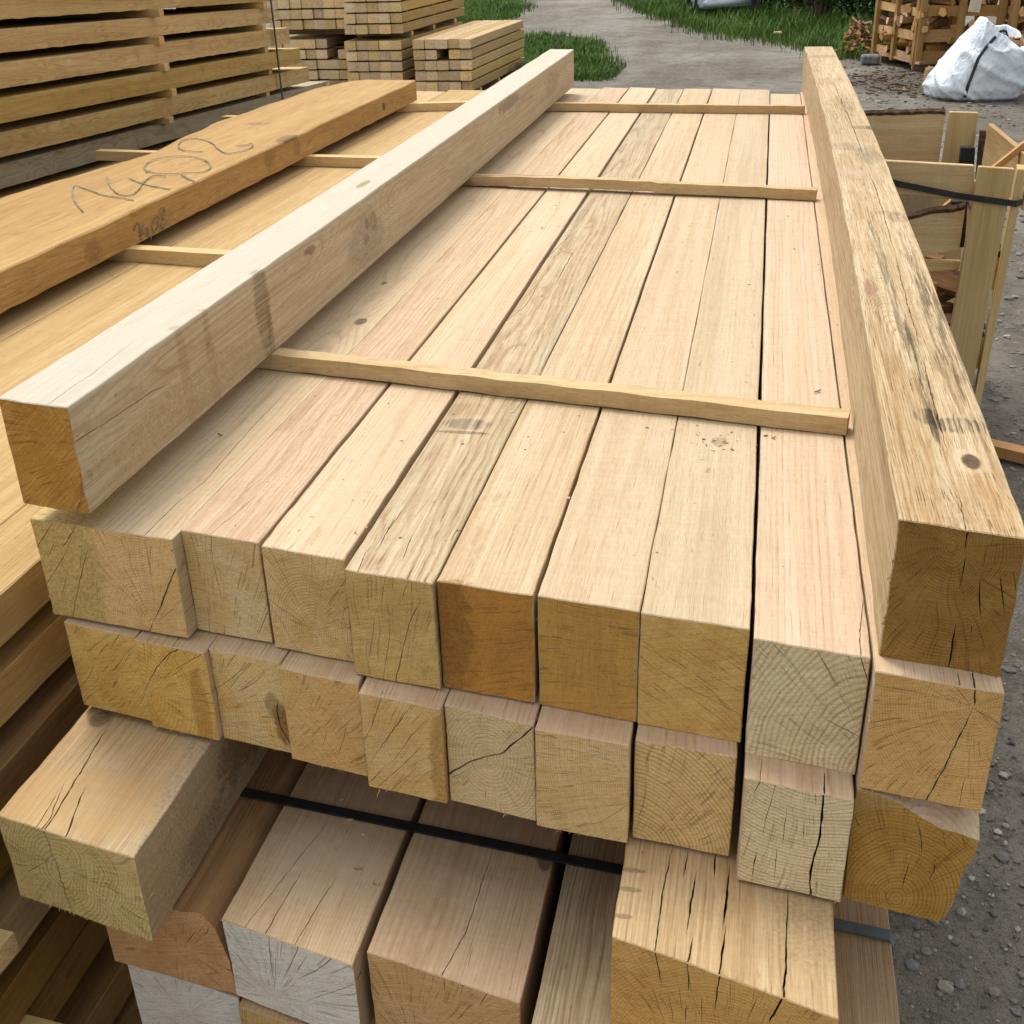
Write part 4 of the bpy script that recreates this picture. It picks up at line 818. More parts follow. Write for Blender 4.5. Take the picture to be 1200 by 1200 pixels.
for i in range(7):
    z0, z1 = bands[i + 1][1], bands[i][0]
    for y, xe in ((3.62, -2.60), (5.0, -2.575), (6.2, -2.60)):
        bm = bmesh.new(); box(bm, (-.5, -.022, 0), (0, .022, z1 - z0), .0015)
        tag(link('sticker', bm, M_stick, None, (xe + .01 * math.sin(i * 7 + y), y + .03 * math.sin(i * 4), T + z0 + KT * y)), 'sticker in the %s gap of the tall stack, %s' % (names[i], {3.62: 'near end', 5.0: 'middle', 6.2: 'far end'}[y]), 'sticker', 'stickers of the tall stack')
strap_band('strap', 'thin dark upright strap round the tall stack near its far end', [Vector((-2.9, 6.25, T + .62 + KT * 6.25 + .25)), Vector((-2.57, 6.25, T + .6 + KT * 6.25 + .25)), Vector((-2.572, 6.27, T + .34 + KT * 6.25)), Vector((-2.575, 6.28, T + .1 + KT * 6.25)), Vector((-2.575, 6.28, T - .3))], .016, .004, M_strap, up=Vector((1, 0, .2)), group='plastic straps')

# ================================================================== SLEEPER PACKS, background
M_sleep = wood('sleeper_wood', pith=(.05, -.02), sp=.007, A=(.58, .45, .235), B=(.54, .405, .20), EA=(.50, .385, .20), EB=(.46, .34, .165), endk=0.41, streak=.3, dirt=.3, rand=.36)
def sleeper_mesh(w, h, L_, sk):
    bm = bmesh.new(); b = .006
    prof = [(b, 0), (w - b, 0), (w, b), (w, h - b), (w - b, h), (b, h), (0, h - b), (0, b)]
    r0 = [bm.verts.new((u, sk[0] * u, z)) for u, z in prof]; r1 = [bm.verts.new((u + sk[1] * L_, sk[0] * u + L_, z)) for u, z in prof]
    bm.faces.new(r0); bm.faces.new(r1[::-1])
    for i in range(8): bm.faces.new((r0[(i + 1) % 8], r0[i], r1[i], r1[(i + 1) % 8]))
    bm.normal_update(); me = bpy.data.meshes.new('sleeper'); bm.to_mesh(me); bm.free(); me.materials.append(M_sleep); return me
SLP = sleeper_mesh(.1245, .0925, 2.38, (.06, .048))
def sleepers(label, group, x0, y0, z0, cols, rows, skip=(), dy=0.):
    rg = random.Random(int(abs(x0 * 100)))
    for r in range(1, rows):
        for y in (.25, 1.2, 2.1):
            bm = bmesh.new(); box(bm, (0, 0, 0), (cols * .1275 - .03, .04, .0135), .001)
            tag(link('thin_sticker', bm, M_bearer, None, (x0 + y * .048 + .01, y0 + y, z0 + r * .1085 - .0145)), 'thin sticker between layers, ' + label.split(' in ')[-1].split(' left of ')[0], 'sticker', 'thin stickers, ' + group)
    for r in range(rows):
        for c in range(cols):
            if (r, c) in skip: continue
            o = bpy.data.objects.new('sleeper', SLP); C.objects.link(o)
            o.location = (x0 + c * .1275 + rg.uniform(-.002, .002), y0 + c * .1275 * .06 + rg.uniform(-.03, .03) + dy, z0 + r * .1085)
            tag(o, label, 'sleeper', group)
def bearers(label, group, x0, y0, z0, w, h=.08):
    for y in (.3, 1.1, 1.95):
        bm = bmesh.new(); box(bm, (0, 0, 0), (w, .09, h), .004)
        tag(link('pack_bearer', bm, M_bearer, None, (x0 + y * .048, y0 + y, z0)), label, 'bearer', group)
bearers('bearer under the low pack of sleepers', 'bearers under the low sleeper pack', -3.73, 12.9, 0, .64)
sleepers('pale sleeper in the low pack beyond the left beam', 'sleepers of the low pack', -3.732, 12.9, .082, 5, 5, skip=((3, 2),))
bearers('bearer under the lower sleeper pack of the tower', 'bearers under the tower packs', -4.53, 12.98, .0, .64, .062)
sleepers('sleeper in the lower pack of the tower left of the low pack', 'sleepers of the lower tower pack', -4.53, 12.98, .064, 5, 5)
bearers('bearer between the two sleeper packs of the tower', 'bearers between the tower packs', -4.51, 13.0, .608, .64, .05)
sleepers('sleeper in the upper pack of the tower left of the low pack', 'sleepers of the upper tower pack', -4.512, 13.0, .66, 5, 4)
bearers('bearer under the ragged sleeper pack', 'bearers under the ragged pack', -5.47, 13.2, .0, .9, .06)
sleepers('sleeper in the ragged lower pack behind the tall slab stack', 'sleepers of the ragged lower pack', -5.47, 13.2, .062, 7, 5, skip=((4, 6), (3, 5), (4, 5)))
bearers('bearer on the ragged sleeper pack', 'bearers on the ragged pack', -5.46, 13.2, .62, .9, .075)
sleepers('sleeper in the upper pack behind the tall slab stack', 'sleepers of the upper pack behind the tall stack', -5.46, 13.2, .697, 7, 4)

# ================================================================== NEAR CRATE, right
M_cr = wood('crate_board_wood', pith=(.03, -.1), sp=.004, A=(.66, .52, .28), B=(.49, .35, .15), EA=(.46, .33, .15), EB=(.42, .29, .12), streak=.35, dirt=.15, rand=.2)
M_crx = wood('crate_rail_wood', pith=(.03, -.1), sp=.0045, A=(.80, .66, .41), B=(.74, .58, .33), EA=(.46, .33, .15), EB=(.42, .29, .12), axis='X', streak=.2, dirt=.15, rand=.1, warp=.05)
M_bark = plain('bark', (.085, .05, .03), .95, .55, 55, .006)
M_black = plain('dull_black', (.016, .017, .017), .7, .3, 40)
def upright_mat(name, A, B):
    s = NT(name); P = s.tex().outputs['Object']
    st = s.noise(s.vm('MULTIPLY', P, (260, 260, 4)), 1, 3, .6)[0]; b = s.noise(s.vm('MULTIPLY', P, (14, 14, 1.2)), 1, 3)[0]
    c = s.mix(s.mapr(b, .35, .65), A, B); c = s.mix(s.mapr(st, .35, .65, .35, 0), c, s.mix(1., c, (.62, .5, .36), 'MULTIPLY')); s.bump(st, .001, .5)
    return s.finish(c, .8)
M_up = upright_mat('upright_board_wood', (.60, .46, .23), (.53, .385, .17))
M_or = upright_mat('orange_lath_wood', (.52, .30, .125), (.46, .25, .10))
def plank(name, corners, th, n, mat, parent, barkmat=None):
    """board from four corner points of its front face, thickness th along n (away from the viewer)"""
    bm = bmesh.new(); n = Vector(n) * th
    v = [bm.verts.new(Vector(c)) for c in corners] + [bm.verts.new(Vector(c) + n) for c in corners]
    for f in ((0, 1, 2, 3), (7, 6, 5, 4), (0, 4, 5, 1), (1, 5, 6, 2), (2, 6, 7, 3), (3, 7, 4, 0)): bm.faces.new([v[i] for i in f])
    bmesh.ops.bevel(bm, geom=bm.edges[:], offset=min(.0025, th * .2), segments=1, affect='EDGES')
    return link(name, bm, mat, parent)
def waney(name, a, b, h0, h1, th, mat, parent, seed, barkw=.016, amp=.02, axis='x', top=True):
    """board from a to b (bottom edge) with a wavy bark edge on top"""
    a, b = Vector(a), Vector(b); n = 26; d = (b - a).normalized(); nn = Vector((-d.y, d.x, 0)).normalized() * th; bm = bmesh.new(); bk = bmesh.new(); pr = pk = None
    for i in range(n + 1):
        t = i / n; p = a.lerp(b, t); h = h0 + (h1 - h0) * t + amp * noise.noise(Vector((t * 3.1, seed, 0))) + amp * .25 * noise.noise(Vector((t * 12, seed, 0))); z = Vector((0, 0, 1))
        cr = [bm.verts.new(q) for q in (p, p + z * h, p + z * (h + .002) + nn, p + nn)]
        ck = [bk.verts.new(q) for q in (p + z * (h - .004) - nn * .06, p + z * (h + barkw * .4) - nn * .06, p + z * (h + barkw) + nn * .5, p + z * (h + barkw * .8) + nn * 1.08, p + z * (h - .01) + nn * 1.08)]
        if pr:
            for k in range(4): bm.faces.new((pr[k], pr[(k + 1) % 4], cr[(k + 1) % 4], cr[k]))
            for k in range(5): bk.faces.new((pk[k], pk[(k + 1) % 5], ck[(k + 1) % 5], ck[k]))
        else: bm.faces.new(cr[::-1]); bk.faces.new(ck[::-1])
        pr, pk = cr, ck
    bm.faces.new(pr); bk.faces.new(pk)
    o = link(name, bm, mat, parent)
    if barkw: link('bark_edge', bk, M_bark, o)
    else: bk.free()
    return o
cr0 = empty('wooden_crate', (.55, 4.5, 0)); tag(cr0, 'tall slatted wooden crate bound with a black strap, close behind the right beam', 'crate')
CI = Vector((.55, 4.5, 0))
def cl(p): return Vector(p) - CI
YF = 4.0
def fy(px, py, y=YF): return cl(at_y(px, py, y))
# front: top rail, waney rail, lower rail, corner board
plank('rail', [cl((.345, YF, T - .155)), fy(1142, 236), fy(1142, 194), cl((.345, YF, T - .055))], .022, (0, 1, 0), M_crx, cr0)
waney('waney_rail', fy(1000, 318, 4.03), fy(1124, 292, 4.03), .16, .135, .02, M_crx, cr0, 3, .018, .016)
plank('rail', [fy(1020, 322, 4.02), fy(1124, 317, 4.02), fy(1126, 306, 4.02), fy(1020, 303, 4.02)], .022, (0, 1, 0), M_crx, cr0)
plank('rail', [cl((.345, YF, .25)), cl((.70, YF, .25)), cl((.70, YF, .36)), cl((.345, YF, .36))], .022, (0, 1, 0), M_crx, cr0)
def down(px0, px1, y, zb):                                            # carry an edge seen in the photo on down to height zb
    a, b = at_y(*px0, y), at_y(*px1, y); t = (zb - a.z) / (b.z - a.z); return a.lerp(b, t)
plank('corner_board', [cl(down((1147, 195), (1117, 368), YF - .022, .02)), cl(down((1189.5, 198), (1144, 429), YF - .022, .02)), fy(1189.5, 198, YF - .022), fy(1147, 195, YF - .022)], .020, (0, 1, 0), M_up, cr0)
plank('corner_board', [cl(down((1193, 198), (1147, 440), YF - .024, .02)), cl(down((1200, 199), (1155, 440), YF + .01, .02)), fy(1203, 199, YF + .01), fy(1193, 198, YF - .024)], .085, (.12, .99, 0), M_up, cr0)
plank('corner_board', [cl((.30, YF - .022, .02)), cl((.36, YF - .022, .02)), cl((.36, YF - .022, T - .06)), cl((.30, YF - .022, T - .06))], .02, (0, 1, 0), M_up, cr0)
# back: wide waney board, post
waney('waney_board', cl((.36, 5.02, T - .43)), cl((.71, 5.02, T - .43)), .362, .368, .022, M_crx, cr0, 8, .016, .012)
waney('waney_board', cl((.36, 5.02, .3)), cl((.75, 5.02, .3)), .26, .25, .022, M_crx, cr0, 9, .016, .02)
plank('back_post', [cl(down((1113, 131), (1104, 190), 5.0, .02)), cl(down((1147, 132), (1140, 190), 5.0, .02)), fy(1147, 132, 5.0), fy(1113, 131, 5.0)], .022, (0, 1, 0), M_up, cr0)
plank('bark_post', [fy(1143, 220, 4.95), fy(1151, 220, 4.95), fy(1156, 153, 4.95), fy(1149, 153, 4.95)], .03, (0, 1, 0), M_bark, cr0)
plank('black_block', [fy(1123, 205, 4.9), fy(1141, 205, 4.9), fy(1143, 173, 4.9), fy(1127, 173, 4.9)], .04, (0, 1, 0), M_black, cr0)
plank('black_block', [fy(1110, 290, 4.2), fy(1131, 290, 4.2), fy(1134, 236, 4.2), fy(1116, 236, 4.2)], .04, (0, 1, 0), M_black, cr0)  # plain black block in the opening below the top rail
# right side: boards from back to front
def sx(px, py, x): return cl(at_x(px, py, x))
plank('side_board', [cl((.835, 4.80, T - .23)), cl((.86, 4.10, T - .23)), cl((.86, 4.10, T - .065)), cl((.835, 4.80, T - .065))], .02, (1, .03, 0), M_cr, cr0)
for k_, z_ in enumerate((.62, .34, .08)):
    o = waney('waney_side_board', cl((.815 - .01 * k_, 4.85, z_)), cl((.815 - .02 * k_, 4.03, z_)), .14, .12, -.02, M_cr, cr0, 20 + k_, .014, .03)
# orange brace and strap
bm = bmesh.new(); a, b = at_y(1098, 251, 4.25), at_y(1215, 158, 4.25)
sweep(bm, [cl(a), cl(a.lerp(b, .5)), cl(b)], .02, .026, Vector((0, -1, 0))); link('brace', bm, M_or, cr0)
strap_band('strap', None, [fy(1040, 212, 3.985), fy(1055, 216, 3.985), fy(1120, 229, 3.985), fy(1148, 233, 3.972), fy(1191, 239, 3.97), fy(1198, 238, 3.975) + Vector((.004, .02, 0)), fy(1200, 225, 4.2) + Vector((.02, .1, 0))], .004, .019, M_strap, parent=cr0)
# net bag inside
def net_mat():
    s = NT('grey_net'); P = s.tex().outputs['Object']; w_ = s.n.new('ShaderNodeTexBrick'); s.put(w_.inputs['Vector'], s.vm('MULTIPLY', P, (60, 60, 60)))
    a = s.noise(s.vm('MULTIPLY', P, (500, 500, 60)), 1, 2)[0]
    return s.finish(s.mix(s.mapr(a, .35, .65), (.33, .27, .18), (.44, .37, .26)), .9)
plank('net_liner', [cl((.37, 4.6, .1)), cl((.66, 4.6, .1)), cl((.66, 4.62, T - .18)), cl((.37, 4.62, T - .18))], .006, (0, 1, 0), net_mat(), cr0)
# firewood
M_log = wood('firewood_split', pith=(0, -.03), sp=.004, A=(.40, .25, .11), B=(.33, .19, .08), EA=(.42, .28, .13), EB=(.36, .22, .09), streak=.5, dirt=.3, rand=.45)
def log_mesh(seed):
    rg = random.Random(seed); bm = bmesh.new(); n = 5 + seed % 2; rs = [(rg.uniform(.75, 1.1), 6.283 * (i + rg.uniform(-.2, .2)) / n) for i in range(n)]; pr = None; fs = []
    for v in (0, .33, .66, 1):
        cr = [bm.verts.new((.045 * r * math.cos(a) + .004 * rg.uniform(-1, 1), .26 * v - .13, .045 * r * math.sin(a) + .004 * rg.uniform(-1, 1))) for r, a in rs]
        if pr:
            for i in range(n):
                f = bm.faces.new((pr[i], pr[(i + 1) % n], cr[(i + 1) % n], cr[i])); f.material_index = 1 if i == 0 else 0
        else: bm.faces.new(cr[::-1])
        pr = cr
    bm.faces.new(pr); bm.normal_update(); me = bpy.data.meshes.new('firewood_log'); bm.to_mesh(me); bm.free(); me.materials.append(M_log); me.materials.append(M_bark); return me
LOGS = [log_mesh(i) for i in range(7)]
def log(p, rot, sc, label, group, name='firewood_log'):
    o = bpy.data.objects.new(name, LOGS[rnd.randrange(7)]); C.objects.link(o); o.location = p; o.rotation_euler = rot; o.scale = (sc, sc * 1.2, sc)
    return tag(o, label, 'firewood', group)
for k_ in range(26):
    log((.40 + rnd.random() * .3, 4.15 + rnd.random() * .35, .10 + .05 * (k_ // 2) * .85), (rnd.uniform(-.5, .5), rnd.uniform(0, 6), rnd.uniform(-1.4, 1.4)), 1.0, 'split log inside the near crate', 'logs in the near crate')
# batten lying on the ground by the right beam
bm = bmesh.new(); pa, pb2 = at_z(1140, 519, .04), at_z(1240, 543, .04)
sweep(bm, [pa, pb2], .06, .04); tag(link('ground_batten', bm, M_or), 'orange brown batten lying on the gravel right of the right beam', 'batten')

# ================================================================== FIREWOOD CRATES, far right
M_fc = wood('old_crate_wood', pith=(.03, -.1), sp=.005, A=(.44, .28, .115), B=(.38, .235, .09), EA=(.42, .29, .13), EB=(.36, .23, .1), axis='X', streak=.4, dirt=.35, rand=.35)
M_fcu = upright_mat('old_crate_post_wood', (.40, .245, .09), (.33, .195, .07))
def crate(name, label, P, e1, e2, w, d, h, seed, posts=3, nsl=5):
    rg = random.Random(seed); root = empty(name, P); tag(root, label, 'crate', 'firewood crates')
    e1, e2 = Vector((*e1, 0)).normalized(), Vector((*e2, 0)).normalized(); Zv = Vector((0, 0, 1))
    def q(a, b, c): return e1 * a + e2 * b + Zv * c
    def bar(nm, p0, p1, ww, hh, mat, up): 
        bm = bmesh.new(); sweep(bm, lerp_pts(p0, p1, 6), ww, hh, up, .005, rg.randrange(99)); return link(nm, bm, mat, root)
    for i in range(posts):
        a = w * i / (posts - 1)
        bar('post', q(a, -.03, 0), q(a, -.03, h), .075, .05, M_fcu, e2); bar('post', q(a, d + .03, 0), q(a, d + .03, h), .075, .05, M_fcu, e2)
    for i in range(3): 
        b = d * i / 2; bar('post', q(-.03, b, 0), q(-.03, b, h), .05, .06, M_fcu, e2); bar('post', q(w + .03, b, 0), q(w + .03, b, h), .05, .06, M_fcu, e2)
    for i in range(nsl):
        z = .07 + i * (h - .12) / (nsl - 1); 
        for b in (0, d): bar('slat', q(0, b, z + rg.uniform(-.02, .02)), q(w, b, z + rg.uniform(-.02, .02)), rg.uniform(.09, .14), .024, M_fc, e2)
        for a in (0, w): bar('slat', q(a, 0, z + rg.uniform(-.02, .02)), q(a, d, z + rg.uniform(-.02, .02)), rg.uniform(.09, .13), .024, M_fc, e1)
    bar('floor_board', q(w / 2, 0, .03), q(w / 2, d, .03), w, .03, M_fc, Zv)
    return root
def fill(label, group, P, e1, e2, w, d, h, n, seed):
    rg = random.Random(seed); e1, e2 = Vector((*e1, 0)).normalized(), Vector((*e2, 0)).normalized()
    for i in range(n):
        z = .09 + h * (i / n); a = rg.uniform(.08, w - .08); b = rg.choice((.1, .12, .15, rg.uniform(.1, d - .1))); 
        if rg.random() < .3: a, b = rg.choice((.1, .13)), rg.uniform(.1, d - .1)
        log(Vector(P) + e1 * a + e2 * b + Vector((0, 0, z)), (rg.uniform(-.4, .4), rg.uniform(0, 6), rg.uniform(0, 3.1)), rg.uniform(1., 1.35), label, group)
P1 = Vector((1.745, 15.30, .07)); e1, e2 = (.995, -.06), (-.35, .97)
crate('firewood_crate', 'slatted firewood crate left of the white bag', P1, e1, e2, .86, 1.12, 1.12, 4)
fill('split log in the firewood crate left of the white bag', 'logs in the left firewood crate', P1, e1, e2, .86, 1.12, .95, 90, 6)
P2 = Vector((2.74, 15.15, .07))
crate('firewood_crate', 'slatted firewood crate behind the white bag, at the right edge', P2, (.99, -.1), (.05, .99), .9, 1.1, 1.15, 9)
fill('split log in the firewood crate behind the white bag', 'logs in the right firewood crate', P2, (.99, -.1), (.05, .99), .9, 1.1, .95, 80, 11)
bm = bmesh.new(); a, b = at_y(1141, 14, 15.0), at_y(1148, -14, 15.0); sweep(bm, [a, b], .12, .03, Vector((0, -1, 0))); tag(link('board', bm, plain('pale_board_wood', (.58, .50, .36), .8, .1)), 'short pale board end between the two firewood crates', 'board')
# crate feet and block
bm = bmesh.new(); box(bm, (-.12, -.1, 0), (.10, .1, .11), .02); tag(link('concrete_block', bm, plain('grey_stone', (.17, .17, .165), .9, .3, 25, .01), None, (1.29, 16.0, 0)), 'grey concrete block under the left corner of the firewood crate', 'block')
bm = bmesh.new(); box(bm, (0, 0, 0), (.85, .1, .068), .006); tag(link('crate_bearer', bm, M_bearer, None, (1.72, 15.36, 0)), 'dark bearer under the front of the left firewood crate', 'bearer')
bm = bmesh.new(); box(bm, (0, 0, 0), (.85, .1, .068), .006); tag(link('crate_bearer', bm, M_bearer, None, (1.42, 16.2, 0)), 'dark bearer under the back of the left firewood crate', 'bearer')
bm = bmesh.new(); box(bm, (0, 0, 0), (.95, .1, .068), .006); tag(link('crate_bearer', bm, M_bearer, None, (2.72, 15.3, 0)), 'dark bearer under the right firewood crate', 'bearer')
bm = bmesh.new()
v0 = bmesh.ops.create_cube(bm, size=1)['verts']
for v in v0: v.co = Vector((v.co.x * .2 + .03 * v.co.z, v.co.y * .22, v.co.z * .19 * (1 - .5 * v.co.x)))
bmesh.ops.bevel(bm, geom=bm.edges[:], offset=.02, segments=2, affect='EDGES')
tag(link('wood_chunk', bm, M_log, None, (1.80, 13.95, .085)), 'brown chunk of wood on the gravel at the left foot of the white bag', 'wood chunk')
# kindling heap left of the crate
for i in range(46):
    a = rnd.uniform(0, 6.28); r = rnd.random() ** .7 * .34; h = max(0, .46 * (1 - r / .36))
    o = log((1.16 + r * math.cos(a) * .6, 17.0 + r * math.sin(a), .03 + h * rnd.uniform(.5, 1)), (rnd.uniform(-1, 1), rnd.uniform(0, 6), rnd.uniform(0, 6)), .75, 'split kindling in the loose heap left of the firewood crate', 'kindling heap', 'kindling')
    o.scale = (rnd.uniform(.35, .8), rnd.uniform(.8, 1.3), rnd.uniform(.35, .7))
# bark and chips on the ground before the crates
bm = bmesh.new(); rg = random.Random(8)
for i in range(420):
    x, y = rg.gauss(1.9, .7), rg.gauss(14.3, .8)
    if x < .9: continue
    a = rg.uniform(0, 6.3); l, w_ = .012 + rg.expovariate(1 / .018), rg.uniform(.005, .015); d = Vector((math.cos(a), math.sin(a), rg.uniform(-.15, .25))) * l; s_ = Vector((-math.sin(a), math.cos(a), rg.uniform(-.3, .3))) * w_; p = Vector((x, y, .014 + gz(x, y)))
    t_ = [bm.verts.new(q) for q in (p - d - s_, p + d - s_ * .6, p + d * .9 + s_, p - d * .8 + s_ * .8)]; b_ = [bm.verts.new(v.co - Vector((0, 0, .01))) for v in t_]
    bm.faces.new(t_)
    for i_ in range(4): bm.faces.new((t_[i_], t_[(i_ + 1) % 4], b_[(i_ + 1) % 4], b_[i_]))
sC = NT('bark_chips'); gC = sC.n.new('ShaderNodeNewGeometry'); mC = sC.finish(sC.ramp(gC.outputs['Random Per Island'], [(0, (.05, .03, .018)), (.5, (.10, .065, .038)), (.85, (.18, .12, .07)), (1, (.36, .28, .17))]), .9)
tag(link('bark_chips', bm, mC), 'bark and wood chips littering the ground before the firewood crates', 'bark chips', kind='stuff')
# pale chip in the verge
bm = bmesh.new(); box(bm, (-.06, -.04, 0), (.06, .05, .035), .01); tag(link('offcut', bm, plain('yellow_offcut', (.55, .45, .20), .8), None, (.15, 18.9, .10)), 'small yellowish offcut at the edge of the long grass', 'offcut')

# ================================================================== WHITE BULK BAG
def bag_mat():
    s = NT('white_woven_plastic'); P = s.tex().outputs['Object']
    a = s.noise(P, 3, 4, .6, .6)[0]; f = s.noise(s.vm('MULTIPLY', P, (1, 1, .35)), 14, 2, .5, 2.)[0]; c = s.mix(s.mapr(a, .4, .7), (.72, .79, .86), (.62, .69, .77))
    c = s.mix(s.mapr(s.noise(P, 9, 4, .7)[0], .60, .75, 0, .4), c, (.45, .42, .36))
    s.bump(f, .035, .5); s.b.inputs['Specular IOR Level'].default_value = .45
    return s.finish(c, .42)
root = empty('bulk_bag', (2.13, 13.1, 0)); tag(root, 'big slumped white bulk bag with a black strap on the gravel', 'bag')
bm = bmesh.new(); N = 220
keys = [(0, .86, .7), (.04, .97, .9), (.12, 1.02, 1), (.22, 1.0, 1), (.34, .93, .97), (.46, .83, .92), (.56, .72, .85), (.64, .60, .78), (.70, .50, .70)]
levels = []
for (z0, x0, y0), (z1, x1, y1) in zip(keys, keys[1:]):
    for q_ in range(5): t_ = q_ / 5; levels.append((z0 + (z1 - z0) * t_, x0 + (x1 - x0) * t_, y0 + (y1 - y0) * t_))
levels.append(keys[-1])
def fold(v):
    out = 0.
    for f_, k_, o_ in ((2.2, .055, 0), (4.6, .02, 7), (8.5, .007, 13)):
        out += k_ * ((1 - abs(noise.noise(v * f_ + Vector((o_, 0, 0)))) * 2.2) ** 3 if abs(noise.noise(v * f_ + Vector((o_, 0, 0)))) < .45 else 0)
    return out
prev = None
def rad(a, kx, ky, z):
    e = 2.6; ca, sa = math.cos(a), math.sin(a); r = (abs(ca) ** e + abs(sa) ** e) ** (-1 / e)
    x, y = .47 * kx * r * ca, .50 * ky * r * sa; n_ = noise.noise(Vector((ca * 1.3, sa * 1.3, z * 3))) * .06 + fold(Vector((ca * .55 + z * .5, sa * .55, z * 1.5 + ca * .3))) - .035
    q = Vector((x * (1 + n_ * 1.5), y * (1 + n_ * 1.5), z)); q.x -= .10 * (.35 - z) * (1 if z < .35 else 0); q.x += max(0, z - .12) * .20
    return q
for (z, kx, ky) in levels:
    cur = []
    for i in range(N):
        a = 6.2832 * i / N; q = rad(a, kx, ky, z)
        if z > .45:                                                    # the rim: one tall corner front left, sagging to the right
            pk = max(0, math.cos(a - 3.75)); q.z += (z - .45) / .25 * (.13 * pk ** 6 - .16 * max(0, math.cos(a + .5)) ** 2 - .05); q.z += .02 * noise.noise(Vector((a * 3, z * 9, 3)))
        cur.append(bm.verts.new(q))
    if prev:
        for i in range(N): bm.faces.new((prev[i], prev[(i + 1) % N], cur[(i + 1) % N], cur[i]))
    else: bm.faces.new(cur[::-1])
    prev = cur
inn_ = [bm.verts.new(Vector((v.co.x * .93 + .01, v.co.y * .93, v.co.z - .01))) for v in prev]; low_ = [bm.verts.new(Vector((v.co.x * 1.05, v.co.y * 1.05, min(.42, v.co.z - .1)))) for v in prev]
for i in range(N):
    j = (i + 1) % N; bm.faces.new((prev[i], prev[j], inn_[j], inn_[i])); bm.faces.new((inn_[i], inn_[j], low_[j], low_[i]))
bm.faces.new(low_)
body = link('bag_body', bm, bag_mat(), root, smooth=True)
bpy.context.view_layer.update()
def on_bag(px, py):
    o_, d = EYE - root.location, ray(px, py); hit, p, n_, _ = body.ray_cast(o_, d.normalized())
    return (p + n_ * .016 if hit else at_y(px, py, 12.75) - root.location), n_
pts = [on_bag(x, y)[0] for x, y in ((1131, 113), (1134, 100), (1140, 86), (1147, 70), (1156, 56), (1166, 44), (1172, 37))]
strap_band('bag_strap', None, pts, .03, .008, M_strap, up=Vector((0, -1, .2)), parent=root)
p0 = pts[-1]
strap_band('bag_loop', None, [p0, p0 + Vector((.03, -.01, .015)), p0 + Vector((.075, -.012, .0)), p0 + Vector((.08, -.02, -.08)), p0 + Vector((.055, -.03, -.17)), p0 + Vector((.035, -.02, -.10)), p0 + Vector((.05, -.012, -.02))], .026, .008, M_strap, up=Vector((0, -1, .2)), parent=root)
for i in range(14):
    log((2.25 + rnd.uniform(-.18, .3), 13.1 + rnd.uniform(-.25, .25), .46 + rnd.uniform(0, .07)), (rnd.uniform(-.4, .4), rnd.uniform(0, 6), rnd.uniform(0, 6)), .9, 'split log in the mouth of the white bag', 'logs in the white bag')

# ================================================================== VEHICLES in the verge
def car():
    root = empty('parked_car', (-.74, 22.9, 0), math.radians(-82)); root.scale = (1, .75, 1); tag(root, 'pale blue car parked in the long grass beyond the gravel track', 'car')
    paint = plain('pale_blue_paint', (.50, .58, .66), .3, .05, 3, spec=.5); dark = plain('dark_trim', (.02, .021, .023), .5); glass = plain('car_glass', (.03, .04, .045), .1, .1, spec=.6); rim = plain('wheel_rim', (.35, .36, .37), .35, metal=.6)
    def loft(nm, secs, mat):
        bm = bmesh.new(); pr = None
        for x, pl in secs:
            cr = [bm.verts.new((x, y, z)) for y, z in pl]
            if pr:
                for k in range(len(cr)): bm.faces.new((pr[k], pr[(k + 1) % len(cr)], cr[(k + 1) % len(cr)], cr[k]))
            else: bm.faces.new(cr[::-1])
            pr = cr
        bm.faces.new(pr); bmesh.ops.recalc_face_normals(bm, faces=bm.faces[:])
        bmesh.ops.bevel(bm, geom=bm.edges[:], offset=.03, segments=2, affect='EDGES', clamp_overlap=True); return link(nm, bm, mat, root, smooth=True)
    def sec(w, z0, z1): return [(-w, z0 + .05), (-w + .08, z0), (w - .08, z0), (w, z0 + .05), (w, z1 - .1), (w - .1, z1), (-w + .1, z1), (-w, z1 - .1)]
    loft('body', [(-2.55, sec(.62, .26, .72)), (-2.35, sec(.70, .20, .82)), (-1.4, sec(.74, .19, .92)), (0, sec(.74, .19, .95)), (.45, sec(.72, .2, .9)), (.62, sec(.64, .26, .75))], paint)
    loft('cabin', [(-2.2, sec(.55, .86, .93)), (-1.75, sec(.58, .88, 1.42)), (-.8, sec(.58, .88, 1.46)), (-.25, sec(.58, .88, .98))], glass)
    loft('roof', [(-1.75, sec(.52, 1.405, 1.47)), (-.85, sec(.52, 1.44, 1.50))], paint)
    loft('bumper', [(.56, sec(.66, .24, .44)), (.70, sec(.60, .26, .42))], paint)
    for x in (-1.95, -.1):
        for y in (-.70, .70):
            bm = bmesh.new(); bmesh.ops.create_cone(bm, cap_ends=True, segments=24, radius1=.30, radius2=.30, depth=.17, matrix=Matrix.Translation((x, y, .30)) @ Matrix.Rotation(math.pi / 2, 4, 'X')); bmesh.ops.bevel(bm, geom=[e for e in bm.edges if len(e.link_faces) == 2 and any(len(f.verts) > 4 for f in e.link_faces)], offset=.03, segments=2, affect='EDGES')
            w_ = link('wheel', bm, dark, root, smooth=True); bm = bmesh.new(); bmesh.ops.create_cone(bm, cap_ends=True, segments=20, radius1=.18, radius2=.16, depth=.19, matrix=Matrix.Translation((x, y, .30)) @ Matrix.Rotation(math.pi / 2, 4, 'X')); link('rim', bm, rim, w_)
    for y in (-.48, .48):
        bm = bmesh.new(); box(bm, (.60, y - .12, .56), (.645, y + .12, .68), .02); link('headlight', bm, plain('headlight_glass', (.7, .72, .75), .15), root)
car()
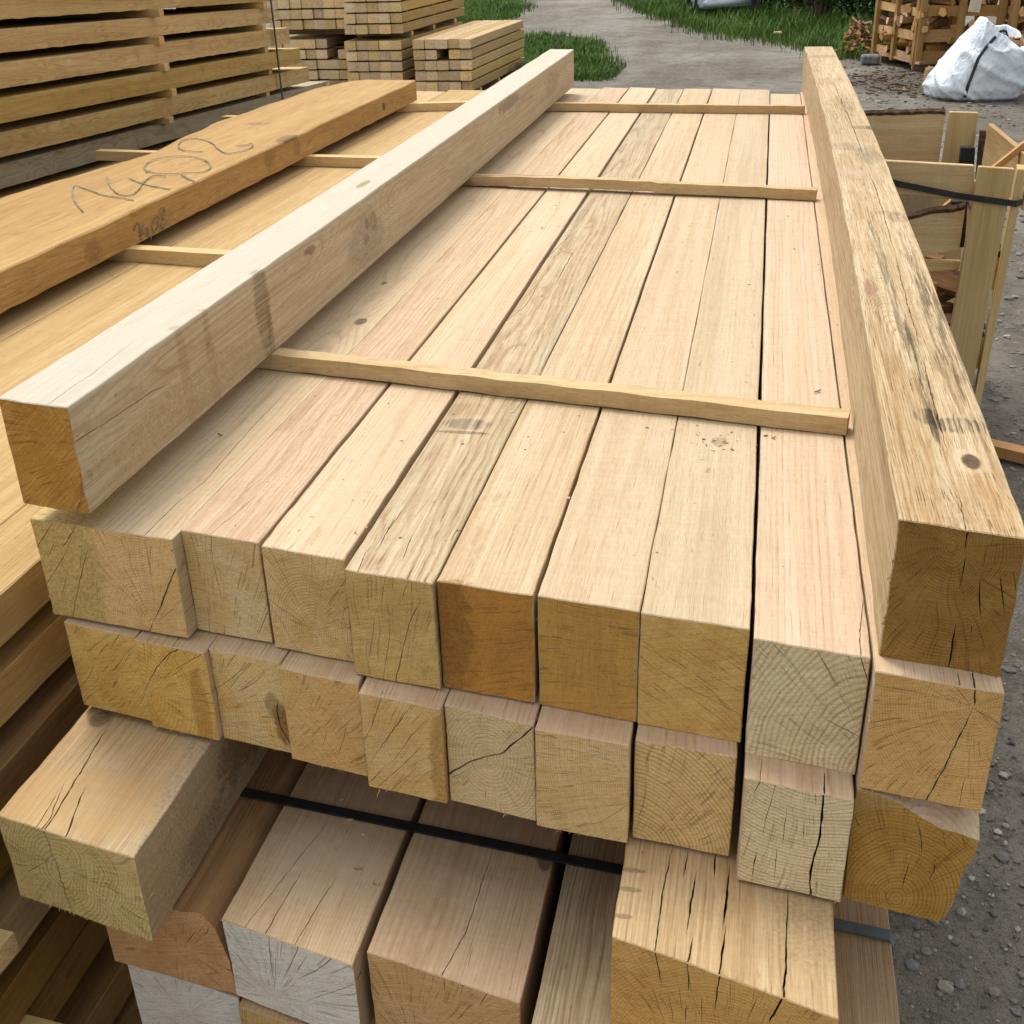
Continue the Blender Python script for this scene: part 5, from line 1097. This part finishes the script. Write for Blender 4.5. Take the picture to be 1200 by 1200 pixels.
def trailer():
    root = empty('trailer', (-.12, 22.4, 0), .1); tag(root, 'dark low trailer standing in the long grass right of the pale car', 'trailer')
    dk = plain('dark_steel', (.022, .021, .02), .6, .3); br = plain('weathered_deck', (.13, .105, .075), .9, .3, 20)
    bm = bmesh.new(); box(bm, (-.28, -.7, .42), (.55, 1.6, .50), .01); link('deck', bm, br, root)
    bm = bmesh.new(); box(bm, (-.28, -.69, .50), (-.22, 1.6, .95), .008); box(bm, (.5, -.69, .50), (.55, 1.6, .95), .008); box(bm, (-.22, 1.5, .50), (.5, 1.6, .95), .008); link('side_panel', bm, dk, root)
    bm = bmesh.new(); box(bm, (-.26, -.72, .14), (-.16, -.64, .419), .01); link('prop_leg', bm, dk, root)
    for y in (.2,):
        for x in (-.36, .62):
            bm = bmesh.new(); bmesh.ops.create_cone(bm, cap_ends=True, segments=22, radius1=.27, radius2=.27, depth=.15, matrix=Matrix.Translation((x, y, .27)) @ Matrix.Rotation(math.pi / 2, 4, 'Y')); link('wheel', bm, dk, root, smooth=True)
trailer()

# shrubs at the back of the verge
M_leaf = leaf_mat('bramble_leaf', (.020, .050, .010), (.05, .105, .022), (.16, .12, .06)); M_twig = plain('twig_bark', (.14, .10, .07), .9)
def shrub(label, x, y, w, d, h, n, seed):
    rg = random.Random(seed); root = empty('shrub', (x, y, 0)); tag(root, label, 'shrub', 'shrubs behind the verge'); bm = bmesh.new(); bs = bmesh.new()
    cl_ = [(Vector((rg.gauss(0, .42) * w, rg.gauss(0, .42) * d, h * (.25 + .7 * rg.random()))), rg.uniform(.14, .3) * h) for _ in range(26)]
    for c_, r in cl_:
        sweep(bs, [Vector((c_.x * .15, c_.y * .15, -.02)), Vector((c_.x * .6, c_.y * .6, c_.z * .65)), c_], .02, .02)
        for _ in range(n // 26):
            v = Vector((rg.gauss(0, 1), rg.gauss(0, 1), rg.gauss(0, 1))); v = v.normalized() * r * (.55 + .5 * rg.random()); p = c_ + v; p.z = max(.03, p.z)
            a = Vector((rg.gauss(0, 1), rg.gauss(0, 1), rg.gauss(0, .6))).normalized(); b = a.cross(Vector((rg.gauss(0, 1), rg.gauss(0, 1), 1))).normalized(); l = rg.uniform(.03, .06)
            q = [bm.verts.new(p + a * l), bm.verts.new(p + b * l * .5), bm.verts.new(p - a * l), bm.verts.new(p - b * l * .5)]; bm.faces.new(q)
    link('foliage', bm, M_leaf, root); link('stems', bs, M_twig, root)
shrub('dark bramble bush left of the kindling heap, behind the long grass', .75, 20.6, .75, .6, 1.3, 7000, 1)
shrub('dark bush behind the kindling heap and firewood crate', 1.75, 20.2, .6, .6, 1.25, 6000, 2)
shrub('dark bush right of the trailer in the verge', .25, 23.6, .6, .7, 1.2, 5000, 3)

# ================================================================== LIGHT
w = bpy.data.worlds.new('World'); S.world = w; w.use_nodes = True; nt = w.node_tree; nt.nodes.clear()
SUN_EL, SUN_AZ = math.radians(62), math.radians(-38)                # azimuth from +Y towards +X
sky = nt.nodes.new('ShaderNodeTexSky'); sky.sky_type = 'NISHITA'; sky.sun_disc = False; sky.sun_elevation = SUN_EL; sky.sun_rotation = SUN_AZ; sky.air_density = 1.0; sky.dust_density = 4.0; sky.ozone_density = 1.0
hs = nt.nodes.new('ShaderNodeHueSaturation'); hs.inputs['Saturation'].default_value = .04
bg = nt.nodes.new('ShaderNodeBackground'); bg.inputs[1].default_value = .125; wo = nt.nodes.new('ShaderNodeOutputWorld')
nt.links.new(sky.outputs[0], hs.inputs['Color']); nt.links.new(hs.outputs[0], bg.inputs[0]); nt.links.new(bg.outputs[0], wo.inputs[0])
sun = bpy.data.objects.new('sun', bpy.data.lights.new('sun', 'SUN')); C.objects.link(sun)
sun.data.energy = .8; sun.data.angle = math.radians(16); sun.data.color = (1, .94, .82)
sd = Vector((math.sin(SUN_AZ) * math.cos(SUN_EL), math.cos(SUN_AZ) * math.cos(SUN_EL), math.sin(SUN_EL)))
sun.rotation_euler = sd.to_track_quat('Z', 'Y').to_euler(); sun.location = (0, 0, 12)
S.view_settings.view_transform = 'Standard'; S.view_settings.look = 'None'; S.view_settings.gamma = 1; S.view_settings.exposure = 1.0
S.view_settings.use_curve_mapping = False
S.cycles.max_bounces = 6
